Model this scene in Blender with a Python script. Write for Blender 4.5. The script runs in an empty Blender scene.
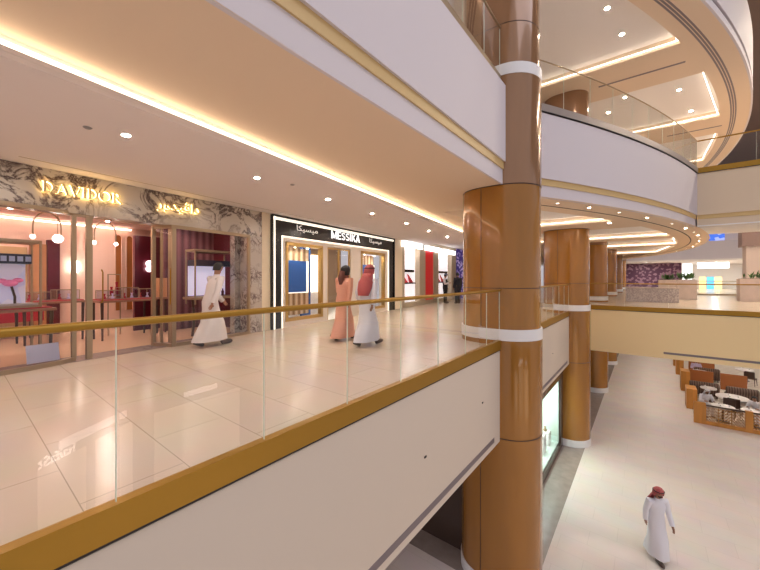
import bpy, bmesh, math, random
from mathutils import Matrix, Vector
random.seed(7)
C = bpy.context.scene.collection
PI = math.pi
G = -5.45          # ground floor level
UF = 5.7           # upper floor level
SOF = 3.48         # soffit over the gallery
TOP = 9.13         # soffit over the upper floor

# ------------------------------------------------------------------ materials
MATS = {}
def mat(name, col, rough=.5, metal=0., emit=0., ecol=None, spec=.5, coat=0., bump=None, noise=None):
    if name in MATS: return MATS[name]
    m = bpy.data.materials.new(name); m.use_nodes = True
    nt = m.node_tree; b = nt.nodes['Principled BSDF']
    b.inputs['Base Color'].default_value = (*col, 1)
    b.inputs['Roughness'].default_value = rough
    b.inputs['Metallic'].default_value = metal
    b.inputs['Specular IOR Level'].default_value = spec
    b.inputs['Coat Weight'].default_value = coat
    if emit:
        b.inputs['Emission Color'].default_value = (*(ecol or col), 1)
        b.inputs['Emission Strength'].default_value = emit
    if noise:
        sc, amt, stretch = noise
        tc = nt.nodes.new('ShaderNodeTexCoord'); mp = nt.nodes.new('ShaderNodeMapping')
        mp.inputs['Scale'].default_value = stretch
        n = nt.nodes.new('ShaderNodeTexNoise'); n.inputs['Scale'].default_value = sc
        n.inputs['Detail'].default_value = 6
        r = nt.nodes.new('ShaderNodeValToRGB')
        r.color_ramp.elements[0].position = .3; r.color_ramp.elements[1].position = .7
        r.color_ramp.elements[0].color = (*[c*(1-amt) for c in col], 1)
        r.color_ramp.elements[1].color = (*[min(1, c*(1+amt)) for c in col], 1)
        nt.links.new(tc.outputs['Object'], mp.inputs['Vector'])
        nt.links.new(mp.outputs['Vector'], n.inputs['Vector'])
        nt.links.new(n.outputs['Fac'], r.inputs['Fac'])
        nt.links.new(r.outputs['Color'], b.inputs['Base Color'])
    MATS[name] = m
    return m

def glass_mat(name, tint, base=.03, gain=.6):
    m = bpy.data.materials.new(name); m.use_nodes = True
    nt = m.node_tree; nt.nodes.clear()
    out = nt.nodes.new('ShaderNodeOutputMaterial')
    tr = nt.nodes.new('ShaderNodeBsdfTransparent'); tr.inputs['Color'].default_value = (*tint, 1)
    gl = nt.nodes.new('ShaderNodeBsdfGlossy'); gl.inputs['Roughness'].default_value = .01
    fr = nt.nodes.new('ShaderNodeFresnel'); fr.inputs['IOR'].default_value = 1.45
    ml = nt.nodes.new('ShaderNodeMath'); ml.operation = 'MULTIPLY'; ml.inputs[1].default_value = gain
    mx = nt.nodes.new('ShaderNodeMixShader')
    ge = nt.nodes.new('ShaderNodeNewGeometry'); iv = nt.nodes.new('ShaderNodeMath'); iv.operation = 'SUBTRACT'; iv.inputs[0].default_value = 1
    m2 = nt.nodes.new('ShaderNodeMath'); m2.operation = 'MULTIPLY'
    nt.links.new(ge.outputs['Backfacing'], iv.inputs[1]); nt.links.new(iv.outputs[0], m2.inputs[1])
    nt.links.new(fr.outputs[0], ml.inputs[0]); nt.links.new(ml.outputs[0], m2.inputs[0]); nt.links.new(m2.outputs[0], mx.inputs[0])
    nt.links.new(tr.outputs[0], mx.inputs[1]); nt.links.new(gl.outputs[0], mx.inputs[2])
    nt.links.new(mx.outputs[0], out.inputs['Surface'])
    MATS[name] = m
    return m

def tile_mat(name, c1, c2, mortar, bw, rh, loc, rough=.12, msize=.004, rot=0, spec=.5):
    m = bpy.data.materials.new(name); m.use_nodes = True
    nt = m.node_tree; b = nt.nodes['Principled BSDF']
    tc = nt.nodes.new('ShaderNodeTexCoord'); mp = nt.nodes.new('ShaderNodeMapping')
    mp.inputs['Location'].default_value = (loc[0], loc[1], 0); mp.inputs['Rotation'].default_value = (0, 0, rot)
    br = nt.nodes.new('ShaderNodeTexBrick')
    br.inputs['Scale'].default_value = 1
    br.inputs['Brick Width'].default_value = bw; br.inputs['Row Height'].default_value = rh
    br.inputs['Mortar Size'].default_value = msize; br.inputs['Mortar Smooth'].default_value = .3
    br.inputs['Color1'].default_value = (*c1, 1); br.inputs['Color2'].default_value = (*c2, 1)
    br.inputs['Mortar'].default_value = (*mortar, 1)
    n = nt.nodes.new('ShaderNodeTexNoise'); n.inputs['Scale'].default_value = 1.3; n.inputs['Detail'].default_value = 5
    mx = nt.nodes.new('ShaderNodeMix'); mx.data_type = 'RGBA'; mx.blend_type = 'MULTIPLY'
    mx.inputs[0].default_value = .18
    nt.links.new(tc.outputs['Object'], mp.inputs['Vector'])
    nt.links.new(mp.outputs[0], br.inputs['Vector']); nt.links.new(mp.outputs[0], n.inputs['Vector'])
    nt.links.new(br.outputs['Color'], mx.inputs[6]); nt.links.new(n.outputs['Color'], mx.inputs[7])
    nt.links.new(mx.outputs[2], b.inputs['Base Color'])
    b.inputs['Roughness'].default_value = rough; b.inputs['Specular IOR Level'].default_value = spec
    MATS[name] = m
    return m

def marble_mat(name, base, vein, scale=2.2, w=.55):
    m = bpy.data.materials.new(name); m.use_nodes = True
    nt = m.node_tree; b = nt.nodes['Principled BSDF']
    tc = nt.nodes.new('ShaderNodeTexCoord')
    n1 = nt.nodes.new('ShaderNodeTexNoise'); n1.inputs['Scale'].default_value = scale; n1.inputs['Detail'].default_value = 12; n1.inputs['Roughness'].default_value = .66
    n1.inputs['Distortion'].default_value = 1.0
    # veins where the noise crosses its middle
    s = nt.nodes.new('ShaderNodeMath'); s.operation = 'SUBTRACT'; s.inputs[1].default_value = .5
    a = nt.nodes.new('ShaderNodeMath'); a.operation = 'ABSOLUTE'
    r = nt.nodes.new('ShaderNodeValToRGB')
    r.color_ramp.elements[0].position = 0; r.color_ramp.elements[0].color = (1, 1, 1, 1)
    r.color_ramp.elements[1].position = .06; r.color_ramp.elements[1].color = (0, 0, 0, 1)
    n2 = nt.nodes.new('ShaderNodeTexNoise'); n2.inputs['Scale'].default_value = scale*.45; n2.inputs['Detail'].default_value = 2
    r2 = nt.nodes.new('ShaderNodeValToRGB')
    r2.color_ramp.elements[0].position = .42; r2.color_ramp.elements[1].position = .58
    mu = nt.nodes.new('ShaderNodeMath'); mu.operation = 'MULTIPLY'
    mx = nt.nodes.new('ShaderNodeMix'); mx.data_type = 'RGBA'
    mx.inputs[6].default_value = (*base, 1); mx.inputs[7].default_value = (*vein, 1)
    nt.links.new(tc.outputs['Object'], n1.inputs['Vector']); nt.links.new(tc.outputs['Object'], n2.inputs['Vector'])
    nt.links.new(n1.outputs['Fac'], s.inputs[0]); nt.links.new(s.outputs[0], a.inputs[0])
    nt.links.new(a.outputs[0], r.inputs['Fac']); nt.links.new(n2.outputs['Fac'], r2.inputs['Fac'])
    nt.links.new(r.outputs['Color'], mu.inputs[0]); nt.links.new(r2.outputs['Color'], mu.inputs[1])
    nt.links.new(mu.outputs[0], mx.inputs[0]); nt.links.new(mx.outputs[2], b.inputs['Base Color'])
    b.inputs['Roughness'].default_value = .25
    MATS[name] = m
    return m

def stripe_mat(name, c1, c2, scale, axis='X', rough=.7):
    m = bpy.data.materials.new(name); m.use_nodes = True
    nt = m.node_tree; b = nt.nodes['Principled BSDF']
    tc = nt.nodes.new('ShaderNodeTexCoord'); w = nt.nodes.new('ShaderNodeTexWave')
    w.bands_direction = axis; w.inputs['Scale'].default_value = scale
    r = nt.nodes.new('ShaderNodeValToRGB')
    r.color_ramp.elements[0].color = (*c1, 1); r.color_ramp.elements[1].color = (*c2, 1)
    nt.links.new(tc.outputs['Object'], w.inputs['Vector']); nt.links.new(w.outputs['Fac'], r.inputs['Fac'])
    nt.links.new(r.outputs['Color'], b.inputs['Base Color']); b.inputs['Roughness'].default_value = rough
    MATS[name] = m
    return m

def blotch_mat(name, c1, c2, scale, emit=0., thr=.5, rough=.6):
    m = bpy.data.materials.new(name); m.use_nodes = True
    nt = m.node_tree; b = nt.nodes['Principled BSDF']
    tc = nt.nodes.new('ShaderNodeTexCoord'); v = nt.nodes.new('ShaderNodeTexVoronoi')
    v.inputs['Scale'].default_value = scale
    r = nt.nodes.new('ShaderNodeValToRGB'); r.color_ramp.interpolation = 'CONSTANT'
    r.color_ramp.elements[0].color = (*c1, 1); r.color_ramp.elements[1].color = (*c2, 1)
    r.color_ramp.elements[1].position = thr
    nt.links.new(tc.outputs['Object'], v.inputs['Vector']); nt.links.new(v.outputs['Color'], r.inputs['Fac'])
    nt.links.new(r.outputs['Color'], b.inputs['Base Color']); b.inputs['Roughness'].default_value = rough
    if emit:
        nt.links.new(r.outputs['Color'], b.inputs['Emission Color']); b.inputs['Emission Strength'].default_value = emit
    MATS[name] = m
    return m

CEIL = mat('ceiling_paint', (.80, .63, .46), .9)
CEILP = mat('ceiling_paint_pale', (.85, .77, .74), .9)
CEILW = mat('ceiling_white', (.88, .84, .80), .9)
FASC = mat('fascia_paint', (.68, .58, .48), .7)
FASCL = mat('fascia_paint_upper', (.71, .65, .67), .7)
FASCY = mat('fascia_paint_warm', (.86, .66, .36), .6)
GOLD = mat('brushed_brass', (.38, .20, .02), .36, .5)
BRONZE = mat('bronze_trim', (.40, .30, .19), .4, .7)
GROOVE = mat('groove_gold', (.66, .46, .20), .5)
SLOT = mat('slot_grille', (.22, .18, .19), .5, .3)
DARK = mat('dark_gap', (.02, .015, .015), .6)
BLACK = mat('black_gloss', (.012, .011, .012), .22)
WHITE = mat('white_paint', (.85, .83, .82), .4)
COPPER = mat('column_cladding', (.36, .15, .018), .22, .15, coat=.6, noise=(2.2, .10, (1, 1, .15)))
COPPERU = mat('column_cladding_upper', (.34, .18, .09), .16, .25, coat=.7, noise=(2.2, .10, (1, 1, .15)))
SEAM = mat('column_seam', (.05, .02, .008), .5)
GLASS = glass_mat('balustrade_glass', (.985, .992, .985), gain=1.3)
SGLASS = glass_mat('shop_glass', (.985, .985, .985), gain=.8)
GEDGE = mat('glass_edge', (.72, .80, .66), .3, emit=0)
TILE = tile_mat('gallery_tiles', (.72, .60, .48), (.74, .62, .50), (.42, .34, .26), 1.25, .625, (3.48+1.25*4, -.52+.625*12), .19)
GTILE = tile_mat('ground_tiles', (.86, .76, .69), (.88, .78, .71), (.77, .68, .61), 1.2, .6, (0, 0), .5, .006)
GSTRIP = mat('grey_stone_border', (.34, .28, .245), .25, noise=(4, .1, (1, 1, 1)))
THRESH = marble_mat('threshold_stone', (.36, .28, .25), (.22, .15, .14), 3)
MARBLE = marble_mat('calacatta_marble', (.58, .51, .42), (.05, .02, .022), 1.9)
MARBLE2 = marble_mat('calacatta_marble_pillar', (.52, .46, .40), (.10, .05, .06), 4.0)
PINK = mat('pink_plaster', (.86, .62, .50), .8)
PINKC = mat('pink_ceiling', (.84, .62, .55), .8)
BURG = mat('burgundy_lacquer', (.10, .008, .018), .3)
WARMF = mat('warm_shop_floor', (.78, .52, .34), .2)
WOODO = mat('orange_oak', (.62, .27, .055), .4, noise=(6, .18, (1, 1, .1)))
WOODD = mat('dark_walnut', (.06, .028, .018), .35)
BROWNF = stripe_mat('brown_striped_fabric', (.07, .035, .025), (.19, .12, .09), 3, 'X')
LIGHTW = mat('light_warm', (1, .85, .62), .5, emit=4.2, ecol=(1, .86, .66))
LIGHTN = mat('light_neutral', (1, .95, .9), .5, emit=6, ecol=(1, .90, .78))
LENS = mat('lamp_lens', (1, .95, .9), .5, emit=14, ecol=(1, .9, .78))
SIGNW = mat('sign_white', (1, 1, 1), .5, emit=2.2, ecol=(.95, .97, 1))
SKIN = mat('skin', (.36, .18, .11), .55)
THOBE = mat('white_cotton', (.80, .79, .84), .8)
CREAMT = mat('cream_cotton', (.74, .68, .66), .8)
PEACH = mat('peach_fabric', (.74, .36, .25), .8)
BROWNH = mat('brown_scarf', (.16, .06, .045), .8)
HAIR = mat('black_hair', (.015, .012, .012), .6)
SHOE = mat('brown_leather', (.07, .04, .03), .4)
SUIT = mat('dark_suit', (.018, .018, .028), .7)
VEST = mat('black_vest', (.012, .012, .016), .8)
LEAF = mat('leaf_green', (.06, .15, .035), .5, noise=(8, .4, (1, 1, 1)))
def check_mat():
    m = bpy.data.materials.new('red_check_scarf'); m.use_nodes = True
    nt = m.node_tree; b = nt.nodes['Principled BSDF']
    tc = nt.nodes.new('ShaderNodeTexCoord'); c = nt.nodes.new('ShaderNodeTexChecker'); c.inputs['Scale'].default_value = 60
    c.inputs['Color1'].default_value = (.42, .05, .06, 1); c.inputs['Color2'].default_value = (.50, .16, .15, 1)
    nt.links.new(tc.outputs['Object'], c.inputs['Vector']); nt.links.new(c.outputs['Color'], b.inputs['Base Color'])
    b.inputs['Roughness'].default_value = .85
    return m
SCARF = check_mat()

# ------------------------------------------------------------------ mesh helper
class MB:
    def __init__(s): s.v = []; s.f = []
    def add(s, vs, fs):
        o = len(s.v); s.v += [tuple(v) for v in vs]; s.f += [tuple(i+o for i in f) for f in fs]; return s
    def box(s, x0, x1, y0, y1, z0, z1):
        if x0 > x1: x0, x1 = x1, x0
        if y0 > y1: y0, y1 = y1, y0
        if z0 > z1: z0, z1 = z1, z0
        return s.add([(x0,y0,z0),(x1,y0,z0),(x1,y1,z0),(x0,y1,z0),(x0,y0,z1),(x1,y0,z1),(x1,y1,z1),(x0,y1,z1)],
              [(0,3,2,1),(4,5,6,7),(0,1,5,4),(1,2,6,5),(2,3,7,6),(3,0,4,7)])
    def obox(s, c, size, rz=0, rx=0):
        M = Matrix.Translation(c) @ Matrix.Rotation(rz, 4, 'Z') @ Matrix.Rotation(rx, 4, 'X')
        o = len(s.v); a, b, d = size[0]/2, size[1]/2, size[2]/2
        s.box(-a, a, -b, b, -d, d)
        for i in range(o, len(s.v)): s.v[i] = tuple(M @ Vector(s.v[i]))
        return s
    def prism(s, poly, z0, z1):
        n = len(poly)
        ar = sum(poly[i][0]*poly[(i+1) % n][1]-poly[(i+1) % n][0]*poly[i][1] for i in range(n))
        if ar < 0: poly = poly[::-1]
        vs = [(p[0], p[1], z0) for p in poly]+[(p[0], p[1], z1) for p in poly]
        fs = [tuple(range(n))[::-1], tuple(range(n, 2*n))]
        fs += [(i, (i+1) % n, n+(i+1) % n, n+i) for i in range(n)]
        return s.add(vs, fs)
    def tube(s, pts, r, seg=8, caps=True):
        pts = [Vector(p) for p in pts]; n = len(pts)
        rs = r if isinstance(r, (list, tuple)) else [r]*n
        rings = []; up = None
        for i, p in enumerate(pts):
            d = (pts[min(i+1, n-1)]-pts[max(i-1, 0)]).normalized()
            if up is None: up = Vector((0, 0, 1)) if abs(d.z) < .9 else Vector((1, 0, 0))
            a = d.cross(up).normalized(); b = a.cross(d).normalized(); up = b
            rings.append([p+(a*math.cos(2*PI*k/seg)+b*math.sin(2*PI*k/seg))*rs[i] for k in range(seg)])
        return s.loft(rings, caps)
    def loft(s, rings, caps=True):
        n = len(rings); seg = len(rings[0]); vs = [q for R in rings for q in R]; fs = []
        for i in range(n-1):
            for k in range(seg):
                k2 = (k+1) % seg
                fs.append((i*seg+k, i*seg+k2, (i+1)*seg+k2, (i+1)*seg+k))
        if caps:
            fs.append(tuple(range(seg))[::-1]); fs.append(tuple(range((n-1)*seg, n*seg)))
        return s.add(vs, fs)
    def lathe(s, prof, c=(0, 0), seg=20):
        return s.loft([[(c[0]+r*math.cos(2*PI*k/seg), c[1]+r*math.sin(2*PI*k/seg), z) for k in range(seg)] for r, z in prof])
    def ball(s, c, r, seg=14, sz=1.):
        return s.lathe([(max(.001, r*math.sin(PI*i/8)), c[2]-sz*r*math.cos(PI*i/8)) for i in range(9)], c, seg)
    def sweep(s, path, prof, closed=False):
        """prof: (offset to the right of the path, z) polygon swept along a plan polyline"""
        n = len(path); P = [Vector((p[0], p[1], 0)) for p in path]; rings = []
        for i in range(n):
            if i == 0: d = P[1]-P[0]; k = 1
            elif i == n-1: d = P[-1]-P[-2]; k = 1
            else:
                d1 = (P[i]-P[i-1]).normalized(); d2 = (P[i+1]-P[i]).normalized(); d = d1+d2
                k = 1/max(.3, math.cos(d1.angle(d2)/2)) if d1.angle(d2) > 1e-6 else 1
            d.normalize(); r = Vector((d.y, -d.x, 0))
            rings.append([(P[i].x+r.x*o*k, P[i].y+r.y*o*k, z) for o, z in prof])
        return s.loft(rings)
    def build(s, name, m, parent=None, smooth=False, bevel=0., matrix=None):
        me = bpy.data.meshes.new(name)
        me.from_pydata(s.v, [], s.f)
        bm = bmesh.new(); bm.from_mesh(me)
        bmesh.ops.recalc_face_normals(bm, faces=bm.faces)
        bm.to_mesh(me); bm.free()
        me.materials.append(m)
        o = bpy.data.objects.new(name, me); C.objects.link(o)
        if parent: o.parent = parent
        if matrix is not None: o.matrix_world = matrix
        if smooth:
            me.shade_smooth()
            try: me.set_sharp_from_angle(angle=math.radians(40))
            except Exception: pass
        if bevel:
            b = o.modifiers.new('bevel', 'BEVEL'); b.width = bevel; b.segments = 2; b.limit_method = 'ANGLE'
        return o

def tag(o, label=None, cat=None, group=None, kind=None):
    if label: o['label'] = label
    if cat: o['category'] = cat
    if group: o['group'] = group
    if kind: o['kind'] = kind
    return o
def thing(name, label, cat, loc=(0, 0, 0), rz=0, group=None):
    o = bpy.data.objects.new(name, None); C.objects.link(o); o.empty_display_size = .1
    o.location = loc; o.rotation_euler = (0, 0, rz)
    return tag(o, label, cat, group)
def struct(name, mb, m, **k):
    o = mb.build(name, m, **k); o['kind'] = 'structure'; return o
def copy_tree(o, parent=None):
    c = o.copy(); C.objects.link(c); c.parent = parent
    for ch in list(o.children): copy_tree(ch, c)
    return c

# facade frame: x along the shop row, y into the shop
ANG = math.atan(.12)
FU = (-math.sin(ANG), math.cos(ANG)); FN = (-math.cos(ANG), -math.sin(ANG))
FRZ = math.atan2(FU[1], FU[0])
def F(s_, t=0, z=0): return Vector((-7.63+FU[0]*s_+FN[0]*t, FU[1]*s_+FN[1]*t, z))
def FM(s_=0, t=0, z=0): return Matrix.Translation(F(s_, t, z)) @ Matrix.Rotation(FRZ, 4, 'Z')
def fthing(name, label, cat, s_, t=0, z=0, group=None, rz=0): return thing(name, label, cat, F(s_, t, z), FRZ+rz, group)

def text_mesh(name, body, size, m, parent, loc, rot=(PI/2, 0, 0), extrude=.015, offset=0., align='LEFT', sx=1.):
    cu = bpy.data.curves.new(name, 'FONT'); cu.body = body; cu.size = size; cu.extrude = extrude; cu.offset = offset
    cu.align_x = align; cu.resolution_u = 3
    t = bpy.data.objects.new(name+'_tmp', cu); C.objects.link(t)
    dg = bpy.context.evaluated_depsgraph_get()
    me = bpy.data.meshes.new_from_object(t.evaluated_get(dg)); bpy.data.objects.remove(t)
    me.materials.clear(); me.materials.append(m); me.name = name
    o = bpy.data.objects.new(name, me); C.objects.link(o)
    o.parent = parent; o.location = loc; o.rotation_euler = rot; o.scale = (sx, 1, 1)
    return o

# ------------------------------------------------------------------ plan curves
CX, CY = -35.0, 27.5
def arcx(y, R): return CX+math.sqrt(max(0, R*R-(y-CY)**2))
def frange(a, b, st):
    n = max(1, int(round((b-a)/st))); return [a+(b-a)*i/n for i in range(n+1)]
RE = 37.72
def edge1(y): return max(-2.48, arcx(y, RE)) if y < 15 else arcx(y, RE)
def edge2(y): return max(-1.2, arcx(y, 39.1)) if y < 15 else arcx(y, 39.1)
ENDY = 50.

# ------------------------------------------------------------------ floors
fl = MB().prism([(-2.50, -4), (-2.50, 19.8), (-12, 19.8), (-12, -4)], -.12, 0)
# shop-side extension of the gallery floor lies under the shops too
struct('floor', fl, TILE)
deck = MB().box(-12, 22, 19.85, 66, -.12, 0)
struct('floor', deck, TILE)
struct('floor', MB().box(-14, 26, -6, 66, G-.2, G), GTILE)
gs = MB().prism([(-1.95, 8.7), (-1.95, 60), (-3.1, 60), (-3.1, 8.7)], G-.01, G+.004)
struct('trim_1', gs, GSTRIP)
struct('trim_2', MB().box(-12, -3.1, 7.41, 8.02, G-.01, G+.004), GSTRIP)
# threshold stone in front of the jewellery shop
struct('trim_3', MB().box(-3, 5.3, -.0, .55, .0005, .006), THRESH, matrix=FM(0, -.05))
struct('floor', MB().box(-3, 5.2, .5, 6.2, .001, .008), WARMF, matrix=FM())
struct('floor', MB().box(5.8, 12.6, .05, 4, .001, .008), WHITE, matrix=FM())

# ------------------------------------------------------------------ ceilings
def lip(y): return -4.07-.143*y
def ceiling(name, z, edge, y0, y1, inner, recess, rin, m, mrec, depth=.28, x_in=-6.0):
    """soffit strips with coffered recesses; recess = [(ya, yb)], rin = curve of the recess outer side"""
    mb = MB(); top = MB(); st = []
    cuts = sorted(set([y0, y1]+[c for r in recess for c in r]))
    for a, b in zip(cuts[:-1], cuts[1:]):
        isr = any(abs(a-r[0]) < 1e-6 for r in recess)
        ys = frange(a, b, .4)
        for p, q in zip(ys[:-1], ys[1:]):
            if not isr:
                mb.add([(inner(p), p, z), (edge(p), p, z), (edge(q), q, z), (inner(q), q, z)], [(0, 1, 2, 3)])
            else:
                xi = x_in if callable(x_in) is False else 0
                xa, xb = min(xi, edge(p)), min(xi, edge(q))
                mb.add([(inner(p), p, z), (xa, p, z), (xb, q, z), (inner(q), q, z)], [(0, 1, 2, 3)])
                mb.add([(rin(p), p, z), (edge(p), p, z), (edge(q), q, z), (rin(q), q, z)], [(0, 1, 2, 3)])
                mb.add([(rin(p), p, z), (rin(q), q, z), (rin(q), q, z+depth), (rin(p), p, z+depth)], [(0, 1, 2, 3)])
                top.add([(xa, p, z+depth), (rin(p), p, z+depth), (rin(q), q, z+depth), (xb, q, z+depth)], [(0, 1, 2, 3)])
        if isr:
            for yy in (a, b):
                mb.add([(x_in, yy, z), (rin(yy), yy, z), (rin(yy), yy, z+depth), (x_in, yy, z+depth)], [(0, 1, 2, 3)])
            mb.add([(x_in, a, z), (x_in, b, z), (x_in, b, z+depth), (x_in, a, z+depth)], [(0, 1, 2, 3)])
    struct(name, mb, m)
    struct(name, top, mrec)

REC1 = [(9.4, 14.6), (16.8, 21.4), (22.6, 27.2), (28.4, 35.0), (36.5, 43)]
def in1(y): return lip(y)-.25 if y < 16 else -12
ceiling('ceiling', SOF, edge1, 8.0, ENDY, in1, REC1, lambda y: arcx(y, 36.45), CEIL, CEILW, .26, -4.9)
struct('ceiling', MB().add([(-2.48, -4, SOF), (-2.48, 8, SOF), (lip(8)-.25, 8, SOF), (lip(-4)-.25, -4, SOF)], [(0, 1, 2, 3)]), CEIL)
# lower pale ceiling in front of the shops with the light cove on its edge
yy = frange(-4, 16, 2)
pale = MB().prism([(lip(y), y) for y in yy]+[tuple(F(16.5, 1.0)[:2]), tuple(F(-4.5, 1.0)[:2])], 3.25, 3.30)
pale.prism([(lip(-4), -4), (lip(16), 16), (lip(16)-.05, 16), (lip(-4)-.05, -4)], 3.302, 3.345)
struct('ceiling', pale, CEILP)
struct('ceiling', MB().box(16.2, 30, -4.5, 6, 3.45, 3.5), CEILP, matrix=FM())
cs = MB().prism([(lip(-4)-.07, -4), (lip(16)-.07, 16), (lip(16)-.10, 16), (lip(-4)-.10, -4)], 3.348, 3.42)
o = cs.build('cove_light', LIGHTW); tag(o, 'long warm cove light strip along the gallery ceiling above the shops', 'light')
struct('ceiling', MB().prism([(lip(-4)-.105, -4), (lip(16)-.105, 16), (lip(16)-.3, 16), (lip(-4)-.3, -4)], 3.302, 3.49), CEILP)
# thin shadow groove in the pale ceiling in front of shops
struct('trim_4', MB().box(.6, 12, -.42, -.40, 3.247, 3.252), BRONZE, matrix=FM())

REC2 = [(3.0, 14.8), (17.4, 22.6), (25.2, 30.6), (33.0, 38.5), (41, 46)]
ceiling('ceiling', TOP, edge2, -4, ENDY, lambda y: -12., REC2, lambda y: max(-1.6, arcx(y, 38.08)) if y < 10 else arcx(y, 38.08), CEIL, CEILW, .28, -8.5)

def cove_strip(pts, z, label, grp):
    mb = MB(); mb.sweep(pts, [(-.0, z), (.02, z), (.02, z+.02), (0, z+.02)])
    return tag(mb.build('cove_light', LIGHTN), label, 'light')
names1 = ['nearest', 'second', 'third', 'fourth', 'farthest']
for i, (a, b) in enumerate(REC1):
    cove_strip([(-4.85, b-.05), (arcx(b, 36.45)-.05, b-.05)], SOF+.08,
               'straight cove light in the %s coffer of the curved gallery ceiling' % names1[i], None)
    if i < 4:
        cove_strip([(arcx(y, 36.45)-.06, y) for y in frange(b-.1, a+.1, .5)], SOF+.08,
               'curved cove light in the %s coffer of the curved gallery ceiling' % names1[i], None)
for i, (a, b) in enumerate(REC2):
    cove_strip([(-8.4, b-.05), (arcx(b, 38.08)-.05, b-.05)], TOP+.08,
               'straight cove light in the %s coffer of the upper floor ceiling' % names1[i], None)
    cove_strip([((max(-1.6, arcx(y, 38.08)) if y < 10 else arcx(y, 38.08))-.06, y) for y in frange(b-.1, a+.1, .5)], TOP+.08,
               'curved cove light in the %s coffer of the upper floor ceiling' % names1[i], None)
# grooves in the soffits
gy = frange(8.6, 48, .5)
struct('trim_5', MB().sweep([(arcx(y, 37.0), y) for y in gy], [(-.025, SOF-.004), (.025, SOF-.004), (.025, SOF+.01), (-.025, SOF+.01)]), DARK)
t6 = MB()
for k in range(3):
    t6.sweep([(arcx(y, 38.44+k*.075), y) for y in frange(8, 48, .5)], [(-.025, TOP-.006), (.025, TOP-.006), (.025, TOP+.01), (-.025, TOP+.01)])
struct('trim_6', t6, SLOT)
struct('trim_7', MB().box(-1.5, 1.1, 16.10, 16.20, TOP-.008, TOP+.01), SLOT)
struct('trim_8', MB().box(.9, 3.0, 24.0, 24.1, TOP-.008, TOP+.01), SLOT)

# ------------------------------------------------------------------ slab edges (fascias)
def fascia(path, ztop, zbot, m, n, slot=True, gold=GROOVE, trim=GOLD, gz=(.31, .47), inset=.10):
    f = MB()
    f.sweep(path, [(0, ztop-.12), (0, zbot+gz[1]), (-.06, zbot+gz[1]), (-.06, ztop-.12)])
    f.sweep(path, [(-inset, zbot+gz[0]), (-inset, zbot-.006), (-.06, zbot-.006), (-.06, zbot+gz[0])])
    struct('wall_'+n, f, m)
    g = MB().sweep(path, [(-.035, zbot+gz[1]), (-.035, zbot+gz[0]), (-.24, zbot+gz[0]), (-.24, zbot+gz[1])])
    struct('wall_'+n, g, gold)
YS = frange(8, ENDY, .6)
# lower slab, straight gallery edge
LOW = [(-2.48, -4), (-2.48, 19.8)]
f = MB().sweep(LOW, [(0, -.12), (0, -2.07), (-.3, -2.07), (-.3, -.12)])
struct('wall_gallery_edge', f, FASC)
struct('trim_9', MB().sweep([(-2.48, -4), (-2.48, 7.0)], [(.004, -1.86), (.004, -1.96), (-.02, -1.96), (-.02, -1.86)]), SLOT)
struct('trim_9', MB().sweep([(-2.48, 9.2), (-2.48, 15.3)], [(.004, -1.86), (.004, -1.96), (-.02, -1.96), (-.02, -1.86)]), SLOT)
struct('ceiling', MB().box(-12, -2.5, -4, 19.8, -2.06, -2.0), CEILP)
# lower bridge / deck edge
f = MB().box(-2.48, 22, 19.8, 20.1, -2.15, -.12)
struct('wall_bridge', f, FASCY)
struct('trim_10', MB().box(.62, 22, 19.785, 19.81, -1.86, -1.95), SLOT)
struct('ceiling', MB().box(-2.5, 22, 20.1, 66, -2.15, -2.0), CEILP)
# upper slab
up = [(-2.48, -4)]+[(edge1(y), y) for y in YS if edge1(y) > -2.479 and y < 18.4]+[(edge1(18.4), 18.4)]
fascia(up, UF, SOF, FASCL, 'upper_gallery_edge')
up2 = [(edge1(y), y) for y in frange(22, ENDY, .6)]
fascia(up2, UF, SOF, FASCL, 'far_gallery_edge')
BX = edge1(18.4)
ub = [(BX, 18.4), (22, 18.4)]
fascia(ub, UF, SOF, mat('fascia_paint_mid', (.72, .58, .42), .7), 'upper_bridge')
struct('ceiling', MB().box(BX+.0, 22, 18.44, 22, SOF+.01, SOF+.06), CEILW)
struct('floor', MB().box(BX-.3, 22, 18.6, 22, UF-.12, UF), GTILE)
struct('floor', MB().prism([(-2.6, -4)]+[(edge1(y)-.1, y) for y in frange(8.4, ENDY, 1.)]+[(-12, ENDY), (-12, -4)], UF-.12, UF), GTILE)
# third level slab edge
u3 = [(edge2(y), y) for y in frange(2, ENDY, .6)]
f = MB()
f.sweep(u3, [(0, TOP+.38), (0, TOP+2.3), (-.3, TOP+2.3), (-.3, TOP+.38)])
f.sweep(u3, [(.0, TOP-.006), (.0, TOP+.22), (-.06, TOP+.22), (-.06, TOP-.006)])
struct('wall_third_level_edge', f, FASCL)
struct('trim_11', MB().sweep(u3, [(-.05, TOP+.22), (-.05, TOP+.38), (-.28, TOP+.38), (-.28, TOP+.22)]), SLOT)
struct('ceiling', MB().prism([(edge2(y)-.05, y) for y in frange(2, ENDY, 1.)]+[(-12, ENDY), (-12, 2)], TOP+2.25, TOP+2.3), CEILP)
# dark timber roof of the atrium beyond
struct('ceiling', MB().box(3.0, 30, 12, 62, 14.0, 14.2), mat('dark_timber_roof', (.10, .055, .035), .5))
struct('wall_far_timber', MB().box(4, 30, 60, 60.3, 7.5, 14.2), mat('dark_timber_roof', (.10, .055, .035), .5))
# upper floor back wall
struct('wall_upper_back', MB().box(-11, -10.8, -4, ENDY, UF, TOP+.3), CEIL)
struct('wall_upper_end', MB().box(-11, 1, ENDY-.2, ENDY, UF, TOP), CEILP)

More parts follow.
